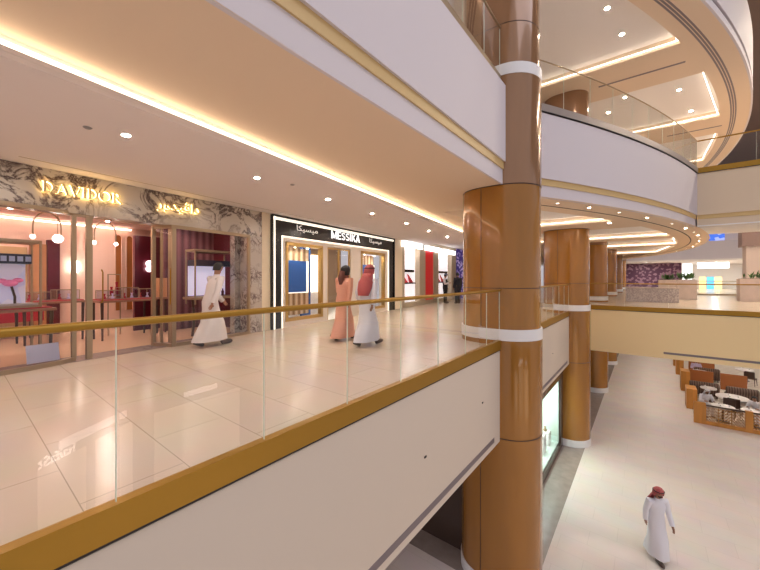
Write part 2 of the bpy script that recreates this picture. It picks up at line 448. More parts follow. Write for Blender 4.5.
# ------------------------------------------------------------------ columns
def stadium(L, R, n=18):
    """plan outline, long axis along x, centre at the origin"""
    p = []
    for i in range(n+1):
        a = -PI/2+PI*i/n; p.append((L/2+R*math.cos(a), R*math.sin(a)))
    for i in range(n+1):
        a = PI/2+PI*i/n; p.append((-L/2+R*math.cos(a), R*math.sin(a)))
    return p
def column(x, y, label, near):
    t = thing('column', label, 'column', (x-.21, y, G))
    def band(z0, z1, dr, name, m, bev=0):
        return MB().prism(stadium(.38, .685+dr), z0-G, z1-G).build(name, m, t, smooth=True)
    band(G, G+.28, .05, 'base_ring', WHITE)
    band(G+.28, -2.02, .03, 'shaft', COPPER)
    band(-2.02, -2.0, .035, 'joint', SEAM)
    band(-2.0, .1, .03, 'shaft', COPPER)
    band(.1, .34, .035, 'base_ring', WHITE)
    band(.34, SOF-.02, 0, 'shaft', COPPER)
    band(SOF-.02, SOF, .004, 'joint', SEAM)
    band(SOF, 5.82, .012, 'shaft', COPPERU)
    band(5.82, 6.06, .02, 'base_ring', WHITE)
    band(6.06, TOP, -.03, 'shaft', COPPERU)
    if near:
        s = MB(); s.box(-.206, -.194, -.72, -.6, .3, -2.02-G); s.box(-.206, -.194, -.689, -.6, .36-G, SOF-.02-G)
        s.box(-.206, -.194, .6, .72, .3, -2.02-G)
        s.build('panel_seam', SEAM, t)
        band(1.22, 1.235, .002, 'joint', SEAM)
        band(6.95, 6.965, -.026, 'joint', SEAM)
    return t
ORD = ['nearest copper clad column standing at the glass gallery rail', 'second copper clad column from the front, where the gallery meets the bridge',
       'third copper clad column, just beyond the bridge front', 'fourth copper clad column in the receding row',
       'fifth copper clad column in the receding row', 'farthest copper clad column in the receding row']
for i in range(6):
    c = column(-2.5, 8.06+8.35*i, ORD[i], i < 2); c['group'] = 'copper clad columns along the gallery'

# ------------------------------------------------------------------ balustrades
def balustrade(label, path, z, joints, rail_m=GOLD, trim_m=GOLD, rail_r=.026, trim_top=.11, trim_h=.2, out=.03, h=1.18):
    P = [Vector((p[0], p[1], 0)) for p in path]
    t = thing('glass_balustrade', label, 'balustrade', (P[0].x, P[0].y, z))
    off = P[0]
    loc = [((p-off).x, (p-off).y) for p in P]
    MB().sweep(loc, [(out, trim_top), (out, trim_top-trim_h), (-.05, trim_top-trim_h), (-.05, trim_top)]).build('base_trim', trim_m, t)
    MB().sweep(loc, [(out-.005, trim_top-trim_h), (out-.005, trim_top-trim_h-.018), (-.02, trim_top-trim_h-.018), (-.02, trim_top-trim_h)]).build('shadow_gap', DARK, t)
    MB().tube([(a, b, h) for a, b in loc], rail_r, 10).build('handrail', rail_m, t, smooth=True)
    for (a, b) in joints:     # a, b plan points of one pane
        A = Vector((a[0], a[1], 0))-off; B = Vector((b[0], b[1], 0))-off
        d = (B-A).normalized(); A2 = A+d*.006; B2 = B-d*.006
        MB().sweep([(A2.x, A2.y), (B2.x, B2.y)], [(-.016, trim_top-.02), (-.004, trim_top-.02), (-.004, h-.005), (-.016, h-.005)]).build('glass_pane', GLASS, t)
        MB().sweep([(B2.x-d.x*.005, B2.y-d.y*.005), (B2.x, B2.y)], [(-.0165, trim_top), (-.0035, trim_top), (-.0035, h-.02), (-.0165, h-.02)]).build('pane_edge', GEDGE, t)
    return t
def panes(xf, a, b, step, start=None):
    ys = []; y = start if start is not None else a
    while y < b: ys.append(y); y += step
    if ys[0] > a+.02: ys = [a]+ys
    if b-ys[-1] < .15: ys[-1] = b
    else: ys.append(b)
    return [((xf(p), p), (xf(q), q)) for p, q in zip(ys[:-1], ys[1:])]
GX = -2.49
balustrade('long glass gallery balustrade with gold handrail left of the nearest column', [(GX, -2.37), (GX, 7.38)], 0,
           panes(lambda y: GX, -2.37, 7.38, 1.0, -2.37))
balustrade('short glass balustrade with gold handrail between the first and second columns', [(GX, 8.75), (GX, 15.72)], 0,
           panes(lambda y: GX, 8.75, 15.72, 1.0))
balustrade('glass balustrade with gold handrail along the front of the lower bridge', [(-2.4, 19.8), (20, 19.8)], 0,
           [((-2.4+i*1.6, 19.8), (-2.4+(i+1)*1.6, 19.8)) for i in range(14)])
balustrade('glass balustrade with bronze trim on the upper gallery left of the column', [(GX, 2.5), (GX, 7.4)], UF,
           panes(lambda y: GX, 2.5, 7.4, 1.0), BRONZE, BRONZE, .02, .12, .22)
pts = [(edge1(y), y) for y in frange(8.9, 18.36, .45)]
jj = [y for y in frange(8.9, 18.36, .95)]
balustrade('curved glass balustrade with thin dark rail on the upper gallery', pts, UF,
           [((edge1(a), a), (edge1(b), b)) for a, b in zip(jj[:-1], jj[1:])], BRONZE, mat('pale_bronze_trim', (.42, .36, .33), .4, .5), .016, .10, .18)
balustrade('glass balustrade with gold handrail on the upper bridge at right', [(BX, 18.38), (20, 18.38)], UF,
           [((BX+i*1.6, 18.38), (BX+(i+1)*1.6, 18.38)) for i in range(11)])
balustrade('distant glass balustrade behind the stone planters', [(3.0, 40), (20, 40)], 0,
           [((3.0+i*1.7, 40), (3.0+(i+1)*1.7, 40)) for i in range(10)], BRONZE, BRONZE)

# ------------------------------------------------------------------ downlights
LK = .5
def downlight(x, y, z, label, grp, r=.055, power=0, col=(1, .84, .66), parent=None, ang=110):
    t = thing('downlight', label, 'light', (x, y, z), 0, grp)
    rg = MB()
    rg.loft([[(q*math.cos(2*PI*k/16), q*math.sin(2*PI*k/16), z_) for k in range(16)] for q, z_ in ((r*.98, -.001), (r*1.0, -.010), (r*1.3, -.006), (r*1.32, .004))], caps=False)
    rg.build('trim_ring', WHITE, t)
    st = max(7, power*LK/(PI*PI*r*r))
    MB().lathe([(r, -.007), (r, .0)], seg=16).build('lens', mat('lamp_lens_%d_%d' % (int(st), int(col[2]*100)), (1, 1, 1), .5, emit=st, ecol=col), t)
    return t
PC = [(-5.14, 1.38), (-5.49, 3.42), (-5.70, 5.35), (-6.0, 7.3), (-6.2, 9.3), (-6.5, 11.3), (-6.8, 13.4)]
for i, (x, y) in enumerate(PC):
    downlight(x, y, 3.25, 'small round downlight in the pale ceiling, %s in the row by the cove' % ['first', 'second', 'third', 'fourth', 'fifth', 'sixth', 'last'][i],
              'downlights in the pale gallery ceiling', power=(44 if i < 2 else 58), ang=140, r=.042, col=(1, .87, .77))
for i, (x, y) in enumerate([(-4.9, -1.0), (-4.9, -2.8), (-7.0, -.4)]):
    downlight(x, y, 3.25, 'small round downlight in the pale ceiling left of the frame', 'downlights outside the left edge', power=34, ang=140, col=(1, .86, .74))
for i, (x, y) in enumerate([(-5.25, 1.03), (-5.36, 4.1)]):
    o = MB().lathe([(.03, 3.235), (.045, 3.245), (.045, 3.26)], (x, y), 14).build('smoke_detector', mat('grey_plastic', (.3, .27, .26), .5))
    tag(o, ['round grey smoke detector on the pale ceiling beside the first downlight', 'small grey smoke detector on the pale ceiling past the second downlight'][i], 'smoke detector')
w = 'ring of downlights along the curved soffit'
for i, y in enumerate([10.2, 11.4, 12.8, 14.5, 16.7, 18.5, 20.3, 21.9, 23.6, 25.4, 27.2, 29.2, 31.4, 33.8, 36.4]):
    downlight(arcx(y, 37.36), y, SOF, 'tiny downlight near the curved edge of the gallery soffit', w, .04, power=10 if i % 2 else 0)
for x, y in [(-1.84, 12.6), (-1.06, 14.95), (-.4, 17.9), (.3, 20.), (-.2, 24.5), (-.2, 31), (-3.2, 11.5), (-3.2, 19), (-3.4, 26)]:
    rec = any(a < y < b for a, b in REC1) and x < arcx(y, 36.45)
    downlight(x, y, SOF+(.26 if rec else 0), 'tiny downlight inside the coffered part of the gallery soffit', 'downlights in the gallery coffers', .05, power=40, ang=140)
for x, y in [(-.62, 13.58), (-.9, 12.0), (-.73, 18.4), (1.1, 19.08), (1.69, 21.84), (-1.43, 19.6), (-3.5, 11), (-4, 6), (-3, 21), (0, 27.5)]:
    rec = any(a < y < b for a, b in REC2)
    downlight(x, y, TOP+(.28 if rec else 0), 'small downlight in the upper floor ceiling', 'downlights in the upper floor ceiling', .06, power=60, ang=140)
for x, y in [(7.5, 24), (9, 31), (7, 37), (12, 24), (12, 33)]:
    downlight(x, y, 14.0, 'distant spot lamp in the dark timber roof', 'lamps in the dark timber roof', .12, power=1500)
for x in (0.5, 4.5, 8.5):  # unseen downlights added to light the cafe under the deck
    for y in (23.5, 28, 33, 39, 46):
        downlight(x, y, -2.15, 'added downlight under the bridge deck above the cafe', 'added downlights under the bridge deck', .07, power=75, col=(1, .9, .78), ang=150)

# ------------------------------------------------------------------ shop 1 : jewellery shop with marble front
M0 = FM()
# serif letters built from strokes; each is (list of polygons) on a unit-height grid
def bar(x0, y0, x1, y1, w0):
    d = Vector((x1-x0, y1-y0)).normalized(); n_ = Vector((-d.y, d.x))*w0/2
    return [(x0+n_.x, y0+n_.y), (x0-n_.x, y0-n_.y), (x1-n_.x, y1-n_.y), (x1+n_.x, y1+n_.y)]
def arc(cx, cy, rx, ry, a0, a1, w0, w1, n=14):
    out = []
    for i in range(n):
        a, b = math.radians(a0+(a1-a0)*i/n), math.radians(a0+(a1-a0)*(i+1)/n)
        def ww(t): return w0+(w1-w0)*abs(math.cos(t))
        pa = [(cx+(rx+s*ww(a)/2)*math.cos(a), cy+(ry+s*ww(a)*.5)*math.sin(a)) for s in (1, -1)]
        pb = [(cx+(rx+s*ww(b)/2)*math.cos(b), cy+(ry+s*ww(b)*.5)*math.sin(b)) for s in (-1, 1)]
        out.append(pa+pb)
    return out
T_, t_ = .15, .05
def srf(x, y, w=.3): return bar(x-w/2, y, x+w/2, y, .04)
SER = {
 'D': (.86, [bar(.16, 0, .16, 1, T_), srf(.16, .02), srf(.16, .98)]+arc(.25, .5, .46, .47, -90, 90, t_, T_)),
 'A': (.86, [bar(.12, .02, .43, 1, t_), bar(.43, 1, .76, .02, T_), bar(.22, .34, .62, .34, .045), srf(.12, .02, .24), srf(.76, .02)]),
 'V': (.86, [bar(.12, .98, .43, 0, T_), bar(.43, 0, .74, .98, t_), srf(.12, .98), srf(.74, .98, .24)]),
 'I': (.36, [bar(.16, 0, .16, 1, T_), srf(.16, .02), srf(.16, .98)]),
 'O': (1.0, arc(.48, .5, .42, .47, 0, 360, t_, T_, 28)),
 'R': (.84, [bar(.16, 0, .16, 1, T_), srf(.16, .02), srf(.16, .98)]+arc(.24, .74, .30, .22, -90, 90, t_, T_)+[bar(.32, .5, .76, .02, .13), srf(.76, .02, .2)]),
}
def serif_word(word, h, x0, z0, y0, name, m, parent, wx=1., depth=.03):
    x = x0
    for ch in word:
        w_, polys = SER[ch]; mb = MB()
        for p in polys:
            n = len(p); vs = [(x+px_*h*wx, y0-depth, z0+pz*h) for px_, pz in p]+[(x+px_*h*wx, y0, z0+pz*h) for px_, pz in p]
            mb.add(vs, [tuple(range(n)), tuple(range(n, 2*n))[::-1]]+[(i, (i+1) % n, n+(i+1) % n, n+i) for i in range(n)])
        mb.build('letter', m, parent); x += w_*h*wx
    return x
sf = fthing('shopfront', 'cream marble jewellery shopfront with dark veins and bronze framed glass', 'shopfront', 0)
MB().box(-3, 5.32, -.02, .30, 2.57, 3.245).build('marble_fascia', MARBLE, sf)
MB().box(4.86, 5.32, -.021, .30, 0, 2.57).build('marble_pier', MARBLE2, sf)
MB().box(4.72, 5.32, .32, .5, 0, 3.2).build('marble_return', MARBLE2, sf)
sg = fthing('shop_sign', 'glowing serif DAVIDOR letters on the marble fascia', 'sign', .93, 0, 2.84)
LETG = mat('letter_face', (.80, .66, .34), .35, .4)
HALO = mat('letter_backlight', (1, .8, .4), .5, emit=8, ecol=(1, .72, .30))
serif_word('DAVIDOR', .19, 0, 0, -.095, 'letter', LETG, sg, 1.04, .02)
serif_word('DAVIDOR', .175, .004, .007, -.055, 'backlight', HALO, sg, 1.04*.19/.175, .012)
s2 = fthing('shop_sign', 'smaller glowing Arabic letters on the right of the marble fascia', 'sign', 3.12, 0, 2.90)
text_mesh('lettering', '\uFEAD\uFEED\uFEAA\uFEF4\uFB6C\uFE8D\uFEA9', .26, LETG, s2, (0, -.09, 0), align='CENTER', extrude=.01, offset=.004, sx=1.2)
text_mesh('backlight', '\uFEAD\uFEED\uFEAA\uFEF4\uFB6C\uFE8D\uFEA9', .26, HALO, s2, (0, -.05, 0), align='CENTER', extrude=.004, sx=1.2)

# shop interior shell
def wallbox(n, m, *b): return struct('wall_'+n, MB().box(*b), m, matrix=M0)
wallbox('shop_back', PINK, -3, 5.3, 4.2, 4.4, 0, 2.95)
wallbox('shop_left', PINK, -3.1, -3, .3, 4.4, 0, 2.95)
wallbox('shop_screen', BURG, 3.52, 4.25, 2.95, 3.05, 0, 2.62)
CURT = stripe_mat('burgundy_drape', (.09, .025, .035), (.24, .10, .11), 1.5, 'X')
wallbox('shop_drape', CURT, 3.9, 7.0, 2.2, 2.3, 0, 2.95)
wallbox('shop_divider', BURG, 5.34, 5.44, .3, 6, 0, 3.2)
struct('ceiling', MB().box(-3, 5.4, .3, 4.4, 2.95, 3.0), PINKC, matrix=M0)
cl = MB().box(-2.9, 3.9, 4.05, 4.1, 2.86, 2.9); cl.box(-2.9, 5.2, 2.3, 2.34, 2.90, 2.94)
o = cl.build('cove_light', mat('light_pink', (1, .8, .7), .5, emit=5, ecol=(1, .72, .58)), matrix=M0)
tag(o, 'warm pink cove light strips under the jewellery shop ceiling', 'light')
o = MB().box(-3, 4.9, 1.3, 1.34, 2.90, 2.95).build('ceiling_track', BRONZE, matrix=M0); tag(o, 'thin bronze ceiling track nearest the jewellery shop entrance', 'track')
o = MB().box(-3, 4.9, 2.7, 2.74, 2.90, 2.95).build('ceiling_track', BRONZE, matrix=M0); tag(o, 'thin bronze ceiling track deeper inside the jewellery shop', 'track')
# arched niches on the back wall
def arch_pts(s0, s1, z0, z1, n=10):
    r = (s1-s0)/2; c = (s0+s1)/2
    return [(s0, z0), (s1, z0)]+[(c+r*math.cos(PI*i/n), z1-r+r*math.sin(PI*i/n)) for i in range(n+1)]
AMB = mat('amber_niche', (.50, .18, .05), .35, .3)
for i, (a, b) in enumerate([(3.52, 3.69), (3.80, 3.98)]):
    pl = arch_pts(a, b, .5, 2.72); n = len(pl)
    t = fthing('arched_niche', 'tall amber arched niche in the pink shop wall, %s of the two' % ['left', 'right'][i], 'niche', 0)
    MB().add([(x, 4.19, z) for x, z in pl]+[(x, 4.15, z) for x, z in pl], [tuple(range(n)), tuple(range(n, 2*n))]+[(k, (k+1) % n, n+(k+1) % n, n+k) for k in range(n)]).build('niche_back', AMB, t)
    fr = [(x, 4.14, z) for x, z in pl[1:]]+[(pl[0][0], 4.14, pl[0][1])]
    MB().tube(fr, .018, 6).build('niche_frame', PINK, t)
# wood wall panels left of the back wall
o = MB().box(1.75, 2.05, 4.12, 4.2, 0, 2.3).build('wall_panel', mat('tan_wood', (.55, .27, .12), .4), matrix=M0); tag(o, 'tan wood panel on the shop back wall left of the dark one', 'panel')
o = MB().box(2.06, 2.3, 4.10, 4.2, 0, 2.42).build('wall_panel', BURG, matrix=M0); tag(o, 'dark burgundy vertical panel with glints on the shop back wall', 'panel')
o = MB().box(-.3, 1.7, 4.12, 4.2, .3, 2.2).build('wall_panel', mat('gold_wood', (.60, .40, .20), .35, .3), matrix=M0); tag(o, 'wide golden wood shelving panel behind the display box', 'panel')

BULB = mat('bulb_glow', (1, .95, .9), .4, emit=9, ecol=(1, .88, .78))
SHL = [(.2, 1.2), (2.3, 1.3), (1.2, 3.0), (3.0, 3.2), (4.2, 1.4), (-1.2, 2.2)]
for i, (a, b) in enumerate(SHL):  # lamps added to brighten the pink interior
    q = F(a, b); downlight(q.x, q.y, 2.95, 'added fill lamp in the pink jewellery shop ceiling', 'added lamps in the jewellery shop ceiling', .05, power=42, col=(1, .80, .70))
for a in (7.0, 8.8, 11.0):  # fill lamps added to lift the black shop's interior
    q = F(a, 1.0); downlight(q.x, q.y, 3.05, 'added fill lamp inside the black fronted shop', 'added lamps inside the black fronted shop', .05, power=80, col=(1, .88, .72))
for a in (14.3, 15.1, 18.9, 19.9):  # small lamps added to brighten the red door shop
    q = F(a, .13); downlight(q.x, q.y, 3.04, 'added fill lamp inside the red door shop', 'added lamps inside the red door shop', .04, power=14, col=(1, .93, .9))
for x in (0, 6, 12):  # strong lamps added because the far end came out dark
    for y in (52, 58): downlight(x, y, 3.3, 'added fill lamp in the ceiling at the far end', 'added lamps in the far end ceiling', .08, power=400, col=(1, .95, .92))
def pendant_arch(s_, t, label):
    p = fthing('pendant_lamp', label, 'lamp', s_, t, 2.95)
    a = [(.22*math.cos(PI*i/10), 0, -.42+.30*math.sin(PI*i/10)) for i in range(11)]
    MB().tube([(.22, 0, -.62)]+a+[(-.22, 0, -.62)], .014, 6).build('arch_arm', BRONZE, p)
    MB().tube([(0, 0, 0), (0, 0, -.12)], .008, 6).build('stem', BRONZE, p)
    for s in (-1, 1): MB().ball((.22*s, 0, -.65), .042).build('bulb', BULB, p, smooth=True)
pendant_arch(2.7, 2.5, 'arch shaped pendant with two small bulbs in front of the niches')
pendant_arch(1.55, 2.1, 'arch shaped pendant with two small bulbs behind the bronze posts')
p = fthing('pendant_lamp', 'single globe pendant lamp hanging on a thin rod', 'lamp', 1.62, 1.75, 2.95)
MB().tube([(0, 0, 0), (0, 0, -.62)], .006, 6).build('rod', BRONZE, p); MB().ball((0, 0, -.69), .085).build('globe', BULB, p, smooth=True)
p = fthing('wall_lamp', 'double disc wall lamp on the burgundy screen', 'lamp', 3.86, 2.93, 1.78)
for dz in (-.075, .075): MB().ball((0, -.04, dz), .085).build('disc', mat('disc_glow', (1, .9, .9), .4, emit=4, ecol=(1, .80, .82)), p, smooth=True)
MB().box(-.02, .02, -.02, .02, -.14, .14).build('bracket', BRONZE, p)
p = fthing('wall_lamp', 'glowing oval wall lamp on the pink back wall', 'lamp', 2.62, 4.15, 1.75)
MB().ball((0, -.04, 0), .10, sz=1.6).build('shade', BULB, p, smooth=True); MB().box(-.03, .03, -.01, .04, -.05, .05).build('bracket', BRONZE, p)

# bronze and glass enclosures
def post(mb, s_, t, w_=.07, z1=2.6, d=.07): mb.box(s_-w_/2, s_+w_/2, t-d/2, t+d/2, 0, z1)
def frame_run(t_, pts, z0, z1, m, nm):
    MB().sweep(pts, [(-.03, z0), (.03, z0), (.03, z1), (-.03, z1)]).build(nm, m, t_)
lv = fthing('glass_vitrine', 'bronze framed curved glass shop window at the left edge', 'shop window', 0)
cur = [(-2.8, -.18), (-.6, -.18), (.2, -.17), (.8, -.12), (1.2, -.03), (1.36, .06)]
frame_run(lv, cur, 2.54, 2.60, BRONZE, 'top_frame'); frame_run(lv, cur, .0, .07, BRONZE, 'bottom_frame')
MB().sweep(cur, [(-.006, .07), (.006, .07), (.006, 2.54), (-.006, 2.54)]).build('glass', SGLASS, lv)
for (s_, t) in [(1.37, .07), (1.46, .35), (1.58, .05)]:
    mb = MB(); post(mb, s_, t, .055 if s_ < 1.5 else .085); mb.build('post', BRONZE, lv)
MB().box(1.34, 1.64, .02, .08, 2.54, 2.6).build('header', BRONZE, lv)
MB().box(1.38, 1.56, .045, .055, .05, 2.54).build('glass', SGLASS, lv)
MB().tube([(1.75, .0, 1.0), (1.75, -.05, 1.05), (1.75, -.05, 1.55), (1.75, .0, 1.6)], .012, 6).build('door_handle', GOLD, lv)
rv = fthing('glass_vitrine', 'bronze framed glass box window right of the shop entrance', 'shop window', 0)
cur = [(2.78, .35), (2.92, -.12), (3.3, -.14), (4.84, -.10)]
frame_run(rv, cur, 2.50, 2.57, BRONZE, 'top_frame'); frame_run(rv, cur, 0, .07, BRONZE, 'bottom_frame')
MB().sweep(cur, [(-.006, .07), (.006, .07), (.006, 2.5), (-.006, 2.5)]).build('glass', SGLASS, rv)
for (s_, t, w_) in [(2.78, .35, .07), (2.95, -.12, .085), (3.15, .4, .06), (4.84, -.09, .06), (2.86, .18, .03)]:
    mb = MB(); post(mb, s_, t, w_, 2.55); mb.build('post', BRONZE, rv)
MB().tube([(2.86, -.17, .9), (2.84, -.22, .95), (2.84, -.22, 1.6), (2.86, -.17, 1.65)], .012, 6).build('door_handle', GOLD, rv)
# display boxes inside the windows
SCR = blotch_mat('screen_picture', (.62, .62, .86), (.72, .68, .84), 3, emit=.15, thr=.5)
PINKE = mat('screen_pink', (.85, .22, .42), .5, emit=.15)
d1 = fthing('display_case', 'tall bronze framed display with a lit lilac picture and dark top band', 'display case', .2, .8)
mb = MB()
for a in (-.95, .92):
    for b in (0, .5): mb.box(a, a+.03, b, b+.03, .115, 2.1)
for z in (2.07,): mb.box(-.95, .95, 0, .53, z, z+.05)
mb.box(-.95, .95, 0, .03, .93, .97); mb.build('frame', BRONZE, d1)
MB().box(-.9, .80, .28, .34, 1.0, 1.86).build('picture', SCR, d1)
MB().box(-.9, .84, .10, .34, 1.70, 1.87).build('header_band', mat('navy_band', (.02, .02, .05), .3), d1)
for k in range(4):
    MB().box(.46+k*.1, .53+k*.1, .09, .10, 1.74, 1.83).build('band_mark', mat('pale_blue_mark', (.45, .5, .75), .5), d1)
fl_ = MB(); fl_.ball((.60, .24, 1.36), .10, sz=.6); fl_.ball((.70, .25, 1.41), .07, sz=.6); fl_.ball((.50, .25, 1.40), .07, sz=.6)
fl_.build('flower', PINKE, d1, smooth=True)
MB().tube([(.62, .25, 1.3), (.66, .25, 1.12), (.66, .25, 1.0)], .018, 6).build('flower_stem', WOODD, d1)
MB().box(-.93, .9, .0, .5, .94, 1.0).build('plinth_top', mat('stone_top', (.45, .38, .35), .3), d1)
d2 = fthing('display_case', 'bronze framed display with a bright lilac panel behind the walking man', 'display case', 4.35, .55)
mb = MB()
for a in (-.55, .5):
    for b in (0, .4): mb.box(a, a+.03, b, b+.03, .8, 2.15)
mb.box(-.55, .53, 0, .43, 2.1, 2.16); mb.box(-.6, .75, -.05, .45, .92, .98); mb.build('frame', BRONZE, d2)
MB().box(-.5, .5, .05, .4, 1.75, 1.9).build('header_band', mat('navy_band', (.02, .02, .05), .3), d2)
MB().box(-.5, .5, .36, .40, 1.0, 1.75).build('lit_panel', mat('lilac_panel', (.75, .72, .9), .5, emit=.45, ecol=(.78, .74, 1)), d2)
for a in (.12, .32): MB().lathe([(.03, .98), (.035, 1.1), (.015, 1.13), (.02, 1.17)], (a, .2), 10).build('bottle', BURG, d2)
for a in (-.5, .65): MB().tube([(a, .2, 0), (a*.9, .2, .5), (a, .2, .95)], .03, 8).build('leg', WOODD, d2)
o = MB().obox((0, 0, .27), (.40, .03, .30), 0, -.25).build('picture_card', mat('lilac_card', (.50, .50, .68), .4), matrix=FM(1.02, .22, -.08)); tag(o, 'grey lilac picture card standing low behind the left window', 'picture')
# display tables
TT = mat('table_top_wood', (.30, .15, .09), .3)
REDC = mat('red_velvet', (.45, .02, .04), .6)
def display_table(s_, t, w, d, label, h=.88, rz=0):
    T = fthing('display_table', label, 'table', s_, t, 0, rz=rz)
    MB().box(-w/2, w/2, -d/2, d/2, h, h+.05).build('tabletop', TT, T, bevel=.006)
    MB().box(-w/2+.05, w/2-.05, -d/2+.05, d/2-.05, h+.05, h+.07).build('velvet_pad', REDC, T)
    for a in (-1, 1):
        for b in (-1, 1): MB().tube([(a*(w/2-.06), b*(d/2-.06), h), (a*(w/2-.07), b*(d/2-.07), 0)], [.032, .02], 8).build('leg', WOODD, T)
    return T
display_table(.3, 1.06, 2.05, .72, 'dark legged display table under the lilac picture at far left', .86)
display_table(1.80, 2.85, 1.1, .7, 'display table with red velvet behind the bronze posts')
display_table(2.95, 2.1, 1.2, .6, 'display table with red velvet in front of the burgundy screen')
display_table(.5, 3.2, 1.1, .6, 'display table with red velvet near the back wall')
VG = glass_mat('vitrine_glass', (.85, .86, .95), gain=1.)
JW = mat('pale_lilac_block', (.74, .70, .88), .4)
def vitrine(s_, t, w, d, h, label, z=.95):
    T = fthing('glass_display_box', label, 'display box', s_, t, z, group='small glass boxes on the display tables')
    mb = MB()
    for a in (-1, 1):
        for b in (-1, 1): mb.box(a*w/2-.006, a*w/2+.006, b*d/2-.006, b*d/2+.006, 0, h)
    for zz in (0, h):
        mb.box(-w/2, w/2, -d/2-.005, -d/2+.005, zz, zz+.01); mb.box(-w/2, w/2, d/2-.005, d/2+.005, zz, zz+.01)
        mb.box(-w/2-.005, -w/2+.005, -d/2, d/2, zz, zz+.01); mb.box(w/2-.005, w/2+.005, -d/2, d/2, zz, zz+.01)
    mb.build('edge_frame', BRONZE, T)
    MB().box(-w/2+.01, w/2-.01, -d/2+.01, d/2-.01, .01, h).build('glass', VG, T)
    for k in range(max(1, int(w/.16))):
        a = -w/2+.1+k*.16
        MB().lathe([(.035, .01), (.03, .05), (.012, .07), (.02, .11), (.028, .13)], (a, 0), 10).build('jewel_stand', JW if k % 2 else REDC, T)
for (s_, t, w, d, h, lb) in [(1.55, 2.85, .4, .4, .18, 'low glass box on the table behind the bronze posts'),
        (2.05, 2.85, .4, .4, .22, 'taller glass box on the table behind the bronze posts'),
        (2.62, 2.1, .36, .4, .20, 'glass box on the left end of the table before the burgundy screen'),
        (3.0, 2.1, .32, .4, .26, 'glass box on the middle of the table before the burgundy screen'),
        (3.36, 2.1, .34, .4, .22, 'glass box on the right end of the table before the burgundy screen'),
        (.5, 3.2, .6, .4, .18, 'wide glass box on the back table')]:
    vitrine(s_, t, w, d, h, lb, .951)
T = fthing('jewellery_stand', 'tall open bronze frame stand holding dark red figures', 'stand', 2.93, 2.62, 0)
mb = MB()
for a in (-.13, .13): mb.box(a-.01, a+.01, -.01, .01, .0, 1.55)
mb.box(-.13, .13, -.01, .01, 1.53, 1.55); mb.box(-.13, .13, -.06, .06, 1.0, 1.03); mb.build('frame', BRONZE, T)
for a, h in ((-.06, .2), (.05, .32)): MB().lathe([(.03, 1.03), (.04, 1.03+h*.4), (.02, 1.03+h*.7), (.03, 1.03+h)], (a, 0), 10).build('figure', REDC, T)
T = fthing('side_cabinet', 'small wooden stand beside the burgundy screen', 'stand', 3.74, 2.0, 0)
MB().box(-.10, .10, -.1, .1, .95, 1.45).build('panel', mat('tan_wood', (.55, .27, .12), .4), T); MB().box(-.12, .12, -.12, .12, .9, .95).build('top', TT, T)
for a in (-.1, .1): MB().box(a-.015, a+.015, -.015, .015, 0, .9).build('leg', WOODD, T)
for a_ in (-2.1, -.2, 1.7):
    tag(MB().box(a_-.03, a_+.03, 3.77, 3.83, 0, .42).build('low_stand', WOODD, matrix=M0), 'dark leg stand under the red counter, %s' % {-2.1: 'leftmost', -.2: 'middle one', 1.7: 'nearest the dark panel'}[a_], 'stand')
o = MB().box(-2.2, 1.9, 3.7, 3.9, .42, .78).build('shop_counter', REDC, matrix=M0); tag(o, 'red counter along the back of the jewellery shop', 'counter')

# ------------------------------------------------------------------ cream pier and black shopfront
wallbox('cream_pier', mat('cream_pier', (.85, .72, .52), .5), 5.32, 5.60, -.03, .5, 0, 3.25)
LW = mat('strip_white', (1, .97, .92), .5, emit=1.0, ecol=(1, .90, .74))
bs = fthing('shopfront', 'black glossy shopfront outlined in white light with gold windows', 'shopfront', 0)
mb = MB(); mb.box(5.62, 12.72, -.10, -.04, 3.20, 3.245); mb.box(5.60, 5.66, -.10, -.04, 0, 3.245); mb.box(12.66, 12.72, -.10, -.04, 0, 3.245)
mb.build('outer_frame', BLACK, bs)
mb = MB(); mb.box(5.67, 12.64, -.07, -.045, 3.11, 3.19); mb.box(5.67, 5.75, -.07, -.045, 0, 3.19); mb.build('light_outline', LW, bs)
mb = MB(); mb.box(5.74, 12.66, -.06, .2, 2.68, 3.12); mb.box(5.74, 5.98, -.06, .2, 0, 2.68); mb.box(12.2, 12.66, -.06, .2, 0, 2.68)
mb.build('black_surround', BLACK, bs)
mb = MB(); mb.box(5.98, 12.2, -.08, .0, 2.64, 2.68); mb.box(5.98, 6.02, -.08, 0, 0, 2.68); mb.box(12.16, 12.2, -.08, 0, 0, 2.68); mb.build('inner_light', LW, bs)
CRM = mat('cream_portal', (.80, .70, .60), .5)
mb = MB(); mb.box(6.02, 12.16, -.04, .1, 2.52, 2.64)
for a, b in ((6.02, 6.15), (7.80, 8.05), (9.40, 10.05), (11.9, 12.16)): mb.box(a, b, -.04, .1, 0, 2.52)
mb.box(6.15, 7.8, -.04, .1, 0, .16); mb.box(10.05, 11.9, -.04, .1, 0, .16); mb.build('cream_portal', CRM, bs)
